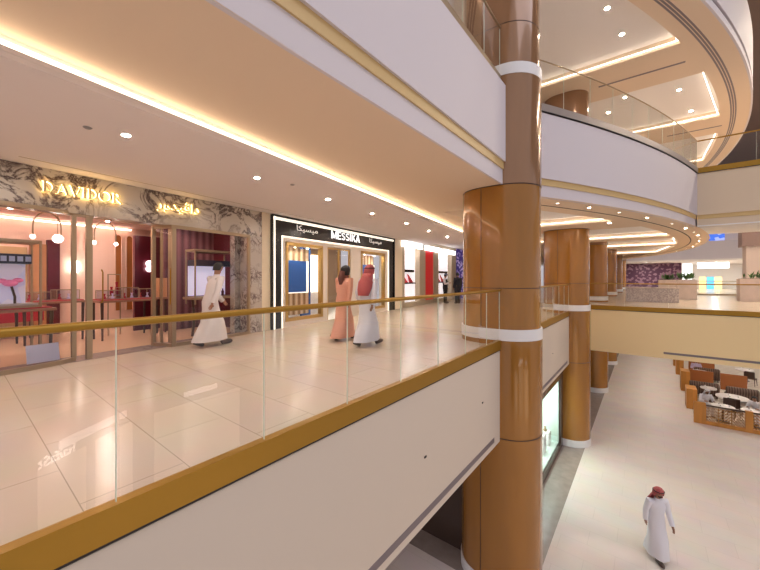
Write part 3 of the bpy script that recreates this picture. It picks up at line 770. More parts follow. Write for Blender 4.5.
def gold_window(a, b, lbl):
    w = MB(); w.box(a, a+.10, -.06, .08, .16, 2.52); w.box(b-.10, b, -.06, .08, .16, 2.52); w.box(a, b, -.06, .08, 2.42, 2.52); w.box(a, b, -.06, .08, .16, .26)
    fr = w.build('gold_window_frame', mat('gold_frame', (.62, .40, .14), .3, .8), bs)
    MB().box(a+.1, b-.1, .03, .04, .26, 2.42).build('pane', SGLASS, fr)
    back = MB().box(a+.1, b-.1, .5, .54, .26, 2.42).build('gold_curtain', stripe_mat('gold_curtain', (.30, .15, .06), (.82, .64, .44), 1.3, 'X', .4), fr)
    MB().box(a+.32, b-.42, .30, .36, 1.0, 2.0).build('blue_panel', mat('blue_panel', (.012, .10, .40), .4), fr)
    MB().box(b-.42, b-.34, .28, .36, 1.0, 2.0).build('light_strip', LW, fr); MB().box(a+.25, b-.34, .28, .36, .97, 1.0).build('light_strip', LW, fr)
for i, (a, w_) in enumerate(((6.75, 'left'), (7.3, 'left'), (10.6, 'right'), (11.4, 'right'))):  # spots added so the window fronts are not dark
    q = F(a, .18); downlight(q.x, q.y, 2.41, 'tiny added spot in the top of the %s gold framed window' % w_, 'added spots inside the gold framed windows', .03, power=14, col=(1, .88, .7))
gold_window(6.15, 7.80, ''); gold_window(10.05, 11.9, '')
mb = MB(); mb.box(8.08, 8.13, .0, .05, 0, 2.5); mb.box(9.33, 9.38, 0, .05, 0, 2.5); mb.box(8.70, 8.76, 0, .05, 0, 2.5); mb.box(8.08, 9.38, 0, .05, 2.45, 2.5); mb.build('door_frame', mat('gold_frame', (.62, .40, .14), .3, .8), bs)
MB().box(8.13, 9.33, .02, .03, .02, 2.45).build('door_glass', SGLASS, bs)
mb = MB(); mb.tube([(8.66, -.02, .9), (8.66, -.06, .95), (8.66, -.06, 1.5), (8.66, -.02, 1.55)], .014, 6); mb.build('door_handle', GOLD, bs)
wallbox('boutique_back', mat('boutique_wall', (.35, .24, .16), .5), 5.7, 12.7, 3.0, 3.1, 0, 3.1)
wallbox('boutique_blue', mat('blue_panel', (.02, .10, .32), .4), 8.1, 8.55, 1.2, 1.3, 0, 2.7)
struct('ceiling', MB().box(5.7, 12.7, .2, 3.1, 3.05, 3.1), CEILW, matrix=M0)
T = fthing('display_cabinet', 'gold edged lit cabinet inside the black shop entrance', 'cabinet', 9.1, 1.6, 0)
mb = MB()
for a in (-.4, .37): mb.box(a, a+.04, 0, .04, 0, 2.4)
mb.box(-.4, .41, 0, .04, 2.36, 2.4); mb.build('frame', mat('gold_frame', (.62, .40, .14), .3, .8), T)
MB().box(-.36, .37, .02, .05, .3, 2.36).build('lit_back', mat('lit_back', (1, .9, .8), .5, emit=1.4, ecol=(1, .9, .8)), T); MB().box(-.4, .41, 0, .4, 0, .9).build('base', WHITE, T)
sg = fthing('shop_sign', 'white MESSIKA letters on the black shop fascia', 'sign', 9.08, -.06, 2.82)
SW = .14
SANS = {
 'M': (.98, [bar(.1, 0, .1, 1, SW), bar(.82, 0, .82, 1, SW), bar(.1, .96, .46, .1, .15), bar(.82, .96, .46, .1, .15)]),
 'E': (.68, [bar(.1, 0, .1, 1, SW), bar(.1, .075, .6, .075, .15), bar(.1, .5, .54, .5, .13), bar(.1, .925, .6, .925, .15)]),
 'S': (.72, arc(.33, .73, .22, .20, 20, 270, .14, SW)+arc(.33, .27, .22, .20, -160, 90, .14, SW)),
 'I': (.34, [bar(.12, 0, .12, 1, SW)]),
 'K': (.78, [bar(.1, 0, .1, 1, SW), bar(.16, .42, .62, 1, .16), bar(.26, .55, .68, 0, .16)]),
 'A': (.82, [bar(.08, 0, .38, 1, .16), bar(.68, 0, .38, 1, .16), bar(.2, .28, .56, .28, .13)]),
}
SER_, SER = SER, SANS
serif_word('MESSIKA', .27, -.88, 0, -.012, 'letter', mat('sign_letters', (1, 1, 1), .5, emit=1.0, ecol=(1, .97, .97)), sg, 1.28, .015)
SER = SER_
AR = '\uFE8E\uFEDC\uFEF4\uFEB4\uFEF4\uFEE3'
for sx_, lb in ((7.05, 'small pale Arabic lettering left of the white letters on black'), (11.1, 'small pale Arabic lettering right of the white letters on black')):
    t = fthing('shop_sign', lb, 'sign', sx_, -.06, 2.90)
    text_mesh('lettering', AR, .24, mat('dim_letters', (.8, .75, .7), .5, emit=.5), t, (0, -.005, 0), align='CENTER', sx=1.4, extrude=.006)
wallbox('brown_pier', mat('cream_pier', (.85, .72, .52), .5), 12.74, 13.6, -.02, .5, 0, 3.45)

# ------------------------------------------------------------------ red door shop
CR2 = mat('taupe_frame', (.52, .42, .30), .5)
rs = fthing('shopfront', 'taupe framed shopfront with tall red door between two windows', 'shopfront', 0)
mb = MB()
for a, b in ((13.6, 13.85), (15.6, 16.35), (17.6, 18.3), (20.6, 21.5)): mb.box(a, b, -.02, .3, 0, 3.3)
mb.box(13.6, 21.5, -.02, .3, 3.05, 3.44); mb.box(13.6, 21.5, -.02, .3, 0, .22); mb.build('frame', CR2, rs)
MB().box(16.35, 17.6, .05, .12, .1, 3.05).build('red_door', mat('red_lacquer_glow', (.62, .008, .012), .35, emit=.12, ecol=(1, .02, .02)), rs)  # faint glow put into the door's red, it is no lamp
for a, b in ((13.85, 15.6), (18.3, 20.6)):
    w = MB().box(a, b, .10, .115, .22, 3.05).build('window_pane', SGLASS, rs)
    MB().box(a, a+(b-a)*.25, .26, .28, .22, 3.05).build('grey_panel', mat('grey_taupe', (.45, .36, .28), .6), w)
    MB().box(a+(b-a)*.25, b, .26, .28, .22, 3.05).build('white_panel', mat('white_lit_panel', (1, .97, 1), .5, emit=.7, ecol=(1, .96, 1)), w)
    MB().box(a, b-.2, .12, .26, 1.15, 1.22).build('shelf', BLACK, w)
    MB().box(a+.1, b-.3, .16, .24, 1.74, 1.88).build('name_band', BLACK, w)
for j, (a, n_) in enumerate(((14.0, 'left'), (18.5, 'right'))):
    for k in range(2):
        o = MB().add([(a+k*.62, .13, 1.222), (a+.52+k*.62, .13, 1.222), (a+.52+k*.62, .24, 1.25), (a+k*.62+.12, .24, 1.66), (a+k*.62-.08, .20, 1.64)],
             [(0, 1, 2), (0, 2, 3, 4), (1, 2, 3), (0, 1, 3, 4)]).build('red_handbag', mat('red_leather', (.65, .02, .03), .4), matrix=M0)
        tag(o, 'red leather piece on the shelf, %s one in the %s window beside the red door' % (['left', 'right'][k], n_), 'bag')
for j, (a, b) in enumerate([(13.5, 15.7), (16.2, 18.4), (18.85, 21.0)]):
    o = MB().box(a, b, -.16, -.03, 2.97, 3.23).build('light_box_sign', SIGNW, matrix=M0)
    tag(o, 'bright white sign box above the %s' % ['left window of the red door shop', 'red door', 'right window of the red door shop'][j], 'sign')
# purple shop
PUR = blotch_mat('purple_lattice', (.04, .015, .20), (.55, .45, .75), 9, emit=.35, thr=.72)
wallbox('purple_shop', PUR, 21.5, 24.5, -.02, .2, 0, 3.5)
wallbox('shops_far', CEILP, 24.5, 60, -.02, .2, 0, 3.5)
wallbox('boutique_side', CEILW, 13.6, 21.5, .6, 1.3, 0, 3.5)

# ------------------------------------------------------------------ ground floor shops
GW = mat('dark_brown_stone', (.07, .045, .035), .15)
struct('wall_ground_passage', MB().box(-12, -2.9, 8.02, 8.3, G, -2.05), GW)
mb = MB(); mb.box(-3.0, -2.7, 8.3, 11.55, G, -2.05); mb.box(-3.0, -2.7, 15.35, 60, G, -2.05); mb.box(-3.0, -2.7, 11.55, 15.35, -2.6, -2.05); mb.box(-3.0, -2.7, 11.55, 15.35, G, G+.2); mb.box(-4.0, -3.9, 11, 15.2, G, -2.05)
struct('wall_ground_shops', mb, GW)
gw = thing('shop_window', 'mint white lit ground floor shop window between the first two columns', 'shop window', (-2.75, 13.45, G))
MB().box(-.03, -.02, -1.9, 1.9, .2, 2.85).build('pane', SGLASS, gw)
MB().box(-.9, -.86, -1.9, 1.9, .2, 2.85).build('lit_back', mat('mint_back', (.85, 1, .93), .5, emit=1.9, ecol=(.85, 1, .92)), gw)
MB().box(-.9, -.05, 1.86, 1.9, .2, 2.85).build('side_panel', mat('mint_side', (.75, .9, .82), .5), gw)
MB().box(-.85, -.05, -1.9, 1.86, .2, .24).build('window_floor', mat('mint_side', (.75, .9, .82), .5), gw)
MB().box(-.7, -.3, -1.7, 1.8, 2.78, 2.84).build('added_lamp_strip', mat('window_fill_lamp', (1, 1, 1), .5, emit=9, ecol=(.88, 1, .95)), gw)  # glowing strip added at the top to brighten this window
for k, y in enumerate((-.6, .55, 1.4)):
    t = thing('display_pedestal', 'white pedestal in the ground floor window, %s of three' % ['nearest', 'middle', 'farthest'][k], 'pedestal', (-3.2, 13.45+y, G+.24))
    MB().box(-.18, .18, -.22, .22, 0, .9-.2*k).build('block', WHITE, t, bevel=.01)
    MB().lathe([(.05, .9-.2*k), (.08, .95-.2*k), (.03, 1.02-.2*k), (.05, 1.08-.2*k)], (0, 0), 12).build('ornament', BRONZE, t)

# ------------------------------------------------------------------ far end of the level
struct('wall_far_fascia', MB().box(-3, 22, 54, 54.4, 3.48, 5.7), FASCL)
struct('ceiling', MB().box(-12, 22, 50, 66, 3.3, 3.48), CEILW)
PAT = blotch_mat('purple_mosaic', (.06, .012, .04), (.22, .12, .16), 4.5, thr=.6)
struct('wall_far_patterned', MB().box(-3, 3.4, 55, 55.3, 0, 3.3), PAT)
struct('wall_far_end', MB().box(-12, 22, 64, 64.3, 0, 3.3), CEILW)
o = MB().box(3.6, 4.5, 57, 57.3, 0, 3.2).build('lit_wall_sign', SIGNW); tag(o, 'tall bright white panel at the far end right of the purple wall', 'light panel')
o = MB().box(4.9, 7.6, 56, 56.2, 2.6, 3.3).build('lit_wall_sign', SIGNW); tag(o, 'wide bright ceiling light at the far end', 'light panel')
for k, (c, n_) in enumerate((((1, .75, .3), 'amber'), ((.1, .5, .9), 'blue'), ((1, .85, .4), 'yellow'))):
    o = MB().box(5.6+k*.75, 6.25+k*.75, 62, 62.2, 0, 1.6).build('lit_screen', mat('screen_'+n_, c, .5, emit=.7)); tag(o, 'small %s lit screen in the far shops' % n_, 'screen')
o = MB().box(4.6, 7.0, 54.2, 54.3, 5.75, 6.9).build('upper_window', blotch_mat('blue_window', (.05, .16, .75), (.35, .45, .95), 3, emit=.8)); tag(o, 'blue lit window on the far upper floor', 'window')
struct('wall_far_upper', MB().box(-3, 22, 56, 56.3, 5.7, 9.5), CEILP)
# far pillar with planter
t = thing('stone_pillar', 'pale square stone pillar with brown cladding band at right', 'pillar', (6.3, 34, 0))
MB().box(-.95, .95, -.6, .6, 0, 3.6).build('shaft', mat('pale_stone', (.70, .58, .52), .5), t)
MB().box(-1.15, 1.4, -.7, .7, 3.6, 5.6).build('cladding_band', mat('brown_cladding', (.28, .19, .17), .5), t)
def planter(x, y, w, d, h, label, plabel):
    t = thing('stone_planter', label, 'planter', (x, y, 0))
    MB().box(-w/2, w/2, -d/2, d/2, 0, h).build('box', mat('pale_pink_stone', (.62, .50, .45), .5, noise=(3, .08, (1, 1, 1))), t, bevel=.02)
    MB().box(-w/2+.08, w/2-.08, -d/2+.08, d/2-.08, h, h+.02).build('soil', WOODD, t)
    p = thing('leafy_plant', plabel, 'plant', (x, y, h+.02))
    lf = MB(); n = 70
    for i in range(n):
        a = random.uniform(0, 2*PI); r0 = random.uniform(0, w*.40); bx_, by_ = r0*math.cos(a), r0*math.sin(a)*d/w
        l = random.uniform(.35, .7); el = random.uniform(.5, 1.4); a2 = random.uniform(0, 2*PI)
        dv = Vector((math.cos(a2)*math.cos(el), math.sin(a2)*math.cos(el), math.sin(el))); sd = Vector((-math.sin(a2), math.cos(a2), 0))*.05
        b0 = Vector((bx_, by_, 0)); m1 = b0+dv*l*.55; e = b0+dv*l-Vector((0, 0, .12*l))
        nn = Vector((0, 0, .004))
        lf.add([b0-nn, m1-sd, e, m1+sd, m1+nn], [(0, 1, 4), (1, 2, 4), (2, 3, 4), (3, 0, 4)])
    lf.build('foliage', LEAF, p)
    MB().tube([(0, 0, 0), (.02, 0, .2)], .02, 6).build('stem', WOODD, p)
planter(2.15, 31, 1.0, 1.0, 1.32, 'pale stone planter box left of the far portal', 'low leafy plant in the left stone planter')
planter(1.4, 36, 1.2, 1.0, 1.3, 'low pale stone planter box before the purple wall', 'leafy plant in front of the purple patterned wall')
planter(5.6, 31, 2.0, 1.0, 1.4, 'large pale stone planter box in front of the stone pillar', 'taller leafy plant in front of the stone pillar')
t = thing('stone_bench_block', 'long speckled grey stone block standing on the bridge deck', 'stone block', (.25, 26.6, 0))
MB().box(-1.25, 1.25, -.5, .5, 0, .82).build('block', blotch_mat('speckled_stone', (.42, .36, .37), (.62, .55, .54), 22, thr=.5), t, bevel=.02)
MB().box(-1.3, 1.3, -.55, .55, .82, .88).build('cap', mat('pale_pink_stone', (.62, .50, .45), .5), t)

# ------------------------------------------------------------------ people
def human(name, label, loc, rz, J, robe=None, head=None, scale=1., skirt=.12, legw=None, robe_m=THOBE, pants=None, shirt=None, swing=0., extra=None, group=None):
    """J: joints in local metres (x right, y forward, z up)"""
    t = thing('person', label, 'person', loc, rz, group); t.scale = (scale,)*3
    V = []; E_ = []; R_ = []
    def n(p, r, par=None):
        V.append(tuple(p)); R_.append(r); i = len(V)-1
        if par is not None: E_.append((par, i))
        return i
    def lerp(a, b, k): return tuple(a[i]+(b[i]-a[i])*k for i in range(3))
    pel = n(J['pelvis'], (.15, .11)); sp = n(lerp(J['pelvis'], J['chest'], .5), (.135, .10), pel)
    ch = n(J['chest'], (.125, .09), sp); nk = n(J['neck'], (.055, .055), ch)
    hd = Vector(J['head']); nd = (hd-Vector(J['neck'])).normalized()
    h0 = n(hd-nd*.05, (.072, .080), nk); h1 = n(hd+nd*.03, (.088, .104), h0); n(hd+nd*.10, (.065, .075), h1)
    fw = Vector(J.get('face', (0, 1, 0))).normalized()
    n(hd+fw*.105-nd*.015, (.014, .014), h1)
    for s in ('l', 'r'):
        hp = n(J['hip_'+s], (.095, .095), pel); kn = n(J['knee_'+s], (.06, .06), hp); n(lerp(J['knee_'+s], J['ankle_'+s], .35), (.056, .056), kn)
        an = n(J['ankle_'+s], (.038, .038), len(V)-1); n(J['toe_'+s], (.036, .028), an)
        sh = n(J['shoulder_'+s], (.045, .045), ch); el = n(J['elbow_'+s], (.042, .042), sh); wr = n(J['wrist_'+s], (.027, .027), el)
        W = Vector(J['wrist_'+s]); d = (W-Vector(J['elbow_'+s])).normalized(); side = Vector((0, 1, 0))
        side = (side-d*side.dot(d)).normalized(); inn = d.cross(side); inn = inn if (inn.x < 0) == (s == 'r') else -inn
        pm = n(W+d*.06, (.017, .034), wr)
        for k in range(4):
            o_ = side*(k-1.5)*.019; ln = [.062, .07, .066, .052][3-k]
            a = n(W+d*.075+o_, (.009, .009), pm); b = n(W+d*(.075+ln*.55)+o_+inn*.008, (.008, .008), a); n(W+d*(.075+ln)+o_+inn*.022, (.007, .007), b)
        a = n(W+d*.03+side*.035, (.010, .010), pm); n(W+d*.065+side*.052+inn*.008, (.009, .009), a)
    me = bpy.data.meshes.new('body'); me.from_pydata(V, E_, []); me.materials.append(SKIN)
    o = bpy.data.objects.new('body', me); C.objects.link(o); o.parent = t
    md = o.modifiers.new('skin', 'SKIN')
    sl = me.skin_vertices[0] if me.skin_vertices else None
    if sl is None:
        bm = bmesh.new(); bm.from_mesh(me); bm.verts.layers.skin.verify(); bm.to_mesh(me); bm.free(); sl = me.skin_vertices[0]
    for i, r in enumerate(R_): sl.data[i].radius = r; sl.data[i].use_root = (i == 0)
    md.use_smooth_shade = True
    sb = o.modifiers.new('sub', 'SUBSURF'); sb.levels = 1; sb.render_levels = 1
    # eyes
    rt = fw.cross(nd).normalized()
    for s in (-1, 1): MB().ball(hd+fw*.086+rt*s*.03+nd*.012, .012).build('eye', HAIR, t)
    for s in ('l', 'r'):
        A = Vector(J['ankle_'+s]); B = Vector(J['toe_'+s]); d = (B-A).normalized()
        MB().tube([A-d*.05, A-d*.02-Vector((0, 0, .03)), (A+B)/2-Vector((0, 0, .012)), B, B+d*.035], [.03, .052, .050, .045, .02], 10).build('shoe', SHOE, t, smooth=True)
    # clothes
    def ring(c, rx, ry, seg=20, tilt=None):
        return [(c[0]+rx*math.cos(2*PI*k/seg), c[1]+ry*math.sin(2*PI*k/seg), c[2]) for k in range(seg)]
    cm = MB(); P = Vector(J['pelvis']); Cc = Vector(J['chest']); N = Vector(J['neck'])
    if skirt is not None:
        fl_, fr = Vector(J['ankle_l']), Vector(J['ankle_r']); mid = (fl_+fr)/2
        sx_ = abs(fl_.x-fr.x)/2+.13; sy = abs(fl_.y-fr.y)/2+.12
        kl, kr = Vector(J['knee_l']), Vector(J['knee_r']); km = (kl+kr)/2
        ksx, ksy = abs(kl.x-kr.x)/2+.12, abs(kl.y-kr.y)/2+.12
        def wr_(c, rx, ry, amp, seg=28): return [(c[0]+(rx+amp*math.sin(7*2*PI*k/seg))*math.cos(2*PI*k/seg), c[1]+(ry+amp*math.sin(6*2*PI*k/seg))*math.sin(2*PI*k/seg), c[2]) for k in range(seg)]
        hm = (mid.x, mid.y, skirt)
        rings = [wr_(hm, sx_, sy, .014), wr_((mid.x*.6+km.x*.4, mid.y*.6+km.y*.4, skirt+.18), sx_*.55+ksx*.45, sy*.6+ksy*.4, .012),
                 wr_((km.x, km.y, km.z), ksx, ksy, .006), wr_(tuple(P*.6+km*.4), .185, .165, .003), wr_(tuple(P), .180, .145, .0)]
    else:
        rings = [ring(tuple(P-Vector((0, 0, .06))), .170, .130, 28)]
    mid_ = (P+Cc)/2
    rings += [ring(tuple(mid_), .160, .125, 28), ring(tuple(Cc), .185, .135, 28), ring(tuple(Cc*.45+N*.55), .165, .105, 28), ring(tuple(Cc*.12+N*.88), .075, .07, 28), ring(tuple(N+Vector((0, 0, .03))), .062, .062, 28)]
    cm.loft(rings)
    for s in ('l', 'r'):
        S_, E2, W = Vector(J['shoulder_'+s]), Vector(J['elbow_'+s]), Vector(J['wrist_'+s]); i_ = Cc+(S_-Cc)*.5+Vector((0, 0, .04))
        cm.tube([i_, S_, S_*.5+E2*.5, E2, E2*.45+W*.55, W], [.075, .082, .070, .06, .056, .052], 12)
    cm.build('robe' if skirt is not None else 'shirt', robe_m, t, smooth=True)
    if pants:
        pm_ = MB()
        for s in ('l', 'r'):
            pm_.tube([P+Vector((0, 0, .03))+(Vector(J['hip_'+s])-P)*.6, Vector(J['hip_'+s]), Vector(J['knee_'+s]), Vector(J['ankle_'+s])+Vector((0, 0, .02))], [.12, .115, .085, .07], 12)
        pm_.loft([ring(tuple(P-Vector((0, 0, .08))), .16, .125), ring(tuple(P+Vector((0, 0, .06))), .165, .128)])
        pm_.build('trousers', pants, t, smooth=True)
    # hair or headwear
    hm_ = MB(); up = nd
    M = Matrix((( rt.x, fw.x, up.x, hd.x), (rt.y, fw.y, up.y, hd.y), (rt.z, fw.z, up.z, hd.z), (0, 0, 0, 1)))
    def dome(rx, ry, rz_, cz, low, front_cut, seg=18, rows=7):
        vs = []; fs = []
        for i in range(rows+1):
            ph = (PI/2)*(1-i/rows)  # top to equator
            for k in range(seg):
                a = 2*PI*k/seg; c_, s_ = math.cos(a), math.sin(a)
                z = cz+rz_*math.sin(ph); rr = math.cos(ph) if i else .02
                vs.append(M @ Vector((rx*rr*c_, ry*rr*s_, z)))
        for i in range(rows):
            for k in range(seg): fs.append((i*seg+k, i*seg+(k+1) % seg, (i+1)*seg+(k+1) % seg, (i+1)*seg+k))
        base = rows*seg
        for k in range(seg):
            a = 2*PI*k/seg; s_ = math.sin(a)
            f_ = 0 if s_ > front_cut else 1
            z = cz-low*f_
            vs.append(M @ Vector((rx*1.02*math.cos(a), ry*1.02*s_, z)))
        o2 = (rows+1)*seg
        for k in range(seg): fs.append((base+k, base+(k+1) % seg, o2+(k+1) % seg, o2+k))
        hm_.add(vs, fs)
    if head in ('scarf', 'whitescarf'):
        dome(.105, .118, .115, .02, .10, .35)
        # drape over shoulders and back
        rows = []
        for z, wx, yo, th in ((-.06, .11, -.02, .10), (-.16, .14, -.04, .115), (-.26, .19, -.06, .12), (-.42, .17, -.10, .10), (-.55, .13, -.115, .085)):
            rw = []
            for k in range(18):
                a = PI*(.98)+PI*1.04*k/17 if False else PI+PI*k/17
                rw.append(M @ Vector((wx*math.cos(a), yo+th*math.sin(a), z)))
            rows.append(rw)
        vs = [q for r in rows for q in r]; fs = []
        for i in range(len(rows)-1):
            for k in range(17): fs.append((i*18+k, i*18+k+1, (i+1)*18+k+1, (i+1)*18+k))
        hm_.add(vs, fs)
        ho = hm_.build('headscarf', SCARF if head == 'scarf' else THOBE, t, smooth=True)
        so = ho.modifiers.new('thick', 'SOLIDIFY'); so.thickness = .008; so.offset = 1
        MB().tube([M @ Vector((.108*math.cos(2*PI*k/16), .12*math.sin(2*PI*k/16), .055)) for k in range(17)], .011, 6).build('head_cord', HAIR, t)
        if J.get('beard', True):
            b = MB(); b.ball(hd+fw*.05-nd*.075, .042); b.build('beard', HAIR, t, smooth=True)
    elif head == 'cap':
        dome(.098, .11, .08, .05, .012, 2); hm_.add([M @ Vector(v) for v in [(-.07, .10, .05), (.07, .10, .05), (.05, .17, .035), (-.05, .17, .035), (-.07, .10, .042), (.07, .10, .042), (.05, .17, .028), (-.05, .17, .028)]],
             [(0, 1, 2, 3), (7, 6, 5, 4), (0, 3, 7, 4), (1, 5, 6, 2), (2, 6, 7, 3), (0, 4, 5, 1)])
        hm_.build('cap', mat('grey_blue_cap', (.12, .14, .2), .7), t, smooth=True)
        h2 = MB(); h2.ball(hd-fw*.02+nd*.0, .088); h2.build('hair', HAIR, t, smooth=True)
    elif head == 'veil':
        dome(.105, .118, .11, .02, .13, .55); b = MB(); b.tube([N+Vector((0, 0, .0)), N+Vector((0, -.01, .07))], [.11, .095], 14)
        b.tube([M @ Vector((0, -.10, -.02)), M @ Vector((0, -.115, -.20)), M @ Vector((0, -.10, -.34))], [.07, .08, .04], 12)
        b.build('shawl', BROWNH, t, smooth=True)
        ho = hm_.build('head_veil', HAIR, t, smooth=True); so = ho.modifiers.new('thick', 'SOLIDIFY'); so.thickness = .008; so.offset = 1
    else:
        dome(.080, .096, .085, .03, .085, .15)
        ho = hm_.build('hair', HAIR, t, smooth=True); so = ho.modifiers.new('thick', 'SOLIDIFY'); so.thickness = .008; so.offset = 1
    if extra: extra(t, J)
    return t
def walk(st=.30, lean=.04, armswing=.22, narrow=.09, arms=None):
    """right foot forward by st/2"""
    J = dict(pelvis=(0, 0, .93), chest=(0, lean*.8, 1.28), neck=(0, lean*1.3, 1.47), head=(0, lean*1.3+.03, 1.64))
    for s, k in (('l', -1), ('r', 1)):
        f_ = k*st
        J['hip_'+s] = (k*.095, 0, .88)
        if f_ > 0:
            J['knee_'+s] = (k*narrow, f_*.62+.02, .50); J['ankle_'+s] = (k*narrow, f_, .085); J['toe_'+s] = (k*narrow, f_+.17, .06)
        else:
            J['knee_'+s] = (k*narrow, f_*.35+.03, .49); J['ankle_'+s] = (k*narrow, f_, .13); J['toe_'+s] = (k*narrow, f_+.14, .04)
        J['shoulder_'+s] = (k*.185, lean*1.1, 1.41); J['elbow_'+s] = (k*.235, lean-k*armswing*.35, 1.14); J['wrist_'+s] = (k*.235, lean-k*armswing*.9+.06, .91)
    if arms: J.update(arms)
    return J
def stand(arms=None):
    J = walk(.05, .0, .0); 
    for s in 'lr': J['ankle_'+s] = (J['ankle_'+s][0], 0, .085); J['toe_'+s] = (J['ankle_'+s][0], .16, .05); J['knee_'+s] = (J['ankle_'+s][0], .02, .49)
    if arms: J.update(arms)
    return J
ALONG = math.radians(6.8)   # facing along the shop row (local y to world +Y)
human('person', 'person in a cream white robe striding past the glass box window', (-7.32, 3.45, 0), ALONG,
      walk(.25, .12, .3), head='none', robe_m=CREAMT, scale=1.02)
human('person', 'person in a peach robe with a dark head covering walking beside a man in white', (-5.60, 5.72, 0), math.radians(4),
      walk(.26, .05, .2), head='veil', robe_m=PEACH, scale=.99, skirt=.08)
human('person', 'person in a white robe and red headscarf walking beside a person in peach', (-4.72, 5.55, 0), math.radians(4),
      walk(.28, .05, .25, arms=dict(elbow_l=(-.25, .0, 1.16), wrist_l=(-.36, .16, 1.02))), head='scarf', robe_m=THOBE, scale=.98)
human('person', 'person in a cap, white shirt and black vest beside the far red doored shop', (-9.06, 17.6, 0), math.radians(-80),
      stand(dict(elbow_r=(.24, .06, 1.15), wrist_r=(.2, .28, 1.2))), head='cap', robe_m=THOBE, pants=VEST, skirt=None, scale=.97,
      extra=lambda t, J: MB().loft([[(rx*math.cos(2*PI*k/24), ry*math.sin(2*PI*k/24), z) for k in range(24)] for rx, ry, z in ((.19, .15, .86), (.175, .14, 1.1), (.20, .15, 1.28), (.15, .115, 1.42))]).build('vest', VEST, t, smooth=True))
human('person', 'person in a dark suit standing beside the purple shop', (-8.35, 17.75, 0), math.radians(60), stand(), head='none', robe_m=SUIT, pants=SUIT, skirt=None, scale=1.0)
human('person', 'person in a white robe and red checked headscarf walking across the ground floor', (.20, 10.82, G), math.radians(212),
      walk(.2, .03, .12), head='scarf', robe_m=THOBE, scale=1.0)

# ------------------------------------------------------------------ cafe on the ground floor
def post_panel(name, label, x, y, w, d, h, group=None, rz=0):
    o = MB().box(-w/2, w/2, -d/2, d/2, 0, h).build(name, mat('red_brown_wood', (.34, .11, .03), .4) if name == 'wood_screen' else WOODO, bevel=.01); o.location = (x, y, G); o.rotation_euler = (0, 0, rz)
    return tag(o, label, 'partition', group)
fen = thing('cafe_fence', 'orange oak cafe fence with herringbone lattice nearest the walkway', 'fence', (1.8, 22.1, G))
MB().box(0, .42, -.08, .08, 0, 1.0).build('end_panel', WOODO, fen, bevel=.01)
for a in (1.7, 3.8): MB().box(a, a+.24, -.08, .08, 0, .95).build('post', WOODO, fen, bevel=.01)
MB().box(.4, 6.5, -.06, .06, 0, .16).build('bottom_rail', WOODO, fen)
MB().box(.4, 6.5, -.04, .04, .86, .92).build('top_rail', mat('fence_dark', (.10, .06, .04), .5), fen)
for a, b in ((.42, 1.7), (1.94, 3.8), (4.04, 6.4)):
    lt = MB(); n = int((b-a)/.105)
    for k in range(n):
        x = a+(b-a)*(k+.5)/n; sg_ = 1 if (k//4) % 2 else -1
        for z in (.22, .36, .50, .64, .78): lt.tube([(x-.055, 0, z-.05*sg_), (x+.055, 0, z+.05*sg_)], .02, 4)
        if k % 4 == 0: lt.box(x-.065, x-.035, -.02, .02, .16, .86)
    lt.build('lattice', mat('fence_lattice', (.50, .25, .07), .5), fen)
for i, (y, h) in enumerate(((24.6, 1.05), (28.2, 1.2), (32.5, 1.2), (35.5, 1.0))):
    post_panel('wood_partition', 'orange oak end panel of the %s seating bay along the cafe edge' % ['first', 'second', 'third', 'farthest'][i], 1.9, y, .42, .9 if i < 2 else .6, h)
for i, (x, y, w) in enumerate(((2.75, 29.6, 1.15), (4.2, 29.6, 1.15), (3.2, 34.2, 1.4))):
    post_panel('wood_screen', 'red brown wooden seat screen, %s' % ['left of the pair behind the brown sofas', 'right of the pair behind the brown sofas', 'farthest back under the bridge'][i], x, y, w, .1, 1.0)
def sofa(x, y, label, w=1.25):
    t = thing('brown_sofa', label, 'sofa', (x, y, G), 0, 'brown striped sofas in the cafe')
    MB().box(-w/2, w/2, -.35, .35, .12, .44).build('seat', BROWNF, t, bevel=.05)
    MB().tube([(-w/2, -.28, .68), (-w/2+.05, -.28, .68), (w/2-.05, -.28, .68), (w/2, -.28, .68)], [.15, .2, .2, .15], 14).build('backrest', BROWNF, t, smooth=True)
    MB().box(-w/2, w/2, -.42, -.22, .3, .68).build('back_panel', BROWNF, t, bevel=.03)
    for a in (-1, 1):
        for b in (-.3, .3): MB().box(a*(w/2-.1)-.03, a*(w/2-.1)+.03, b-.03, b+.03, 0, .12).build('leg', WOODD, t)
sofa(2.65, 27.3, 'brown striped sofa, left of the pair behind the white tables')
sofa(4.15, 27.1, 'brown striped sofa, right of the pair behind the white tables')
sofa(3.2, 31.6, 'brown striped sofa in the back seating bay')
def cafe_table(x, y, w, d, label):
    t = thing('cafe_table', label, 'table', (x, y, G), 0, 'white topped cafe tables')
    MB().lathe([(w/2-.01, .70), (w/2, .72), (w/2, .75), (w/2-.01, .76)], seg=28).build('tabletop', mat('white_table', (.82, .78, .76), .3), t)
    MB().lathe([(.25, 0), (.24, .03), (.04, .06), (.035, .70)], seg=14).build('pedestal', WOODD, t)
    return t
def setting(x, y, z, k, where):
    cup = MB().lathe([(.045, 0), (.05, .01), (.02, .02), (.04, .07), (.038, .07), (.015, .025)], (0, 0), 12).build('cup', WHITE); cup.location = (x, y, z)
    tag(cup, 'small white cup on the %s' % where, 'cup', 'cups on the cafe tables')
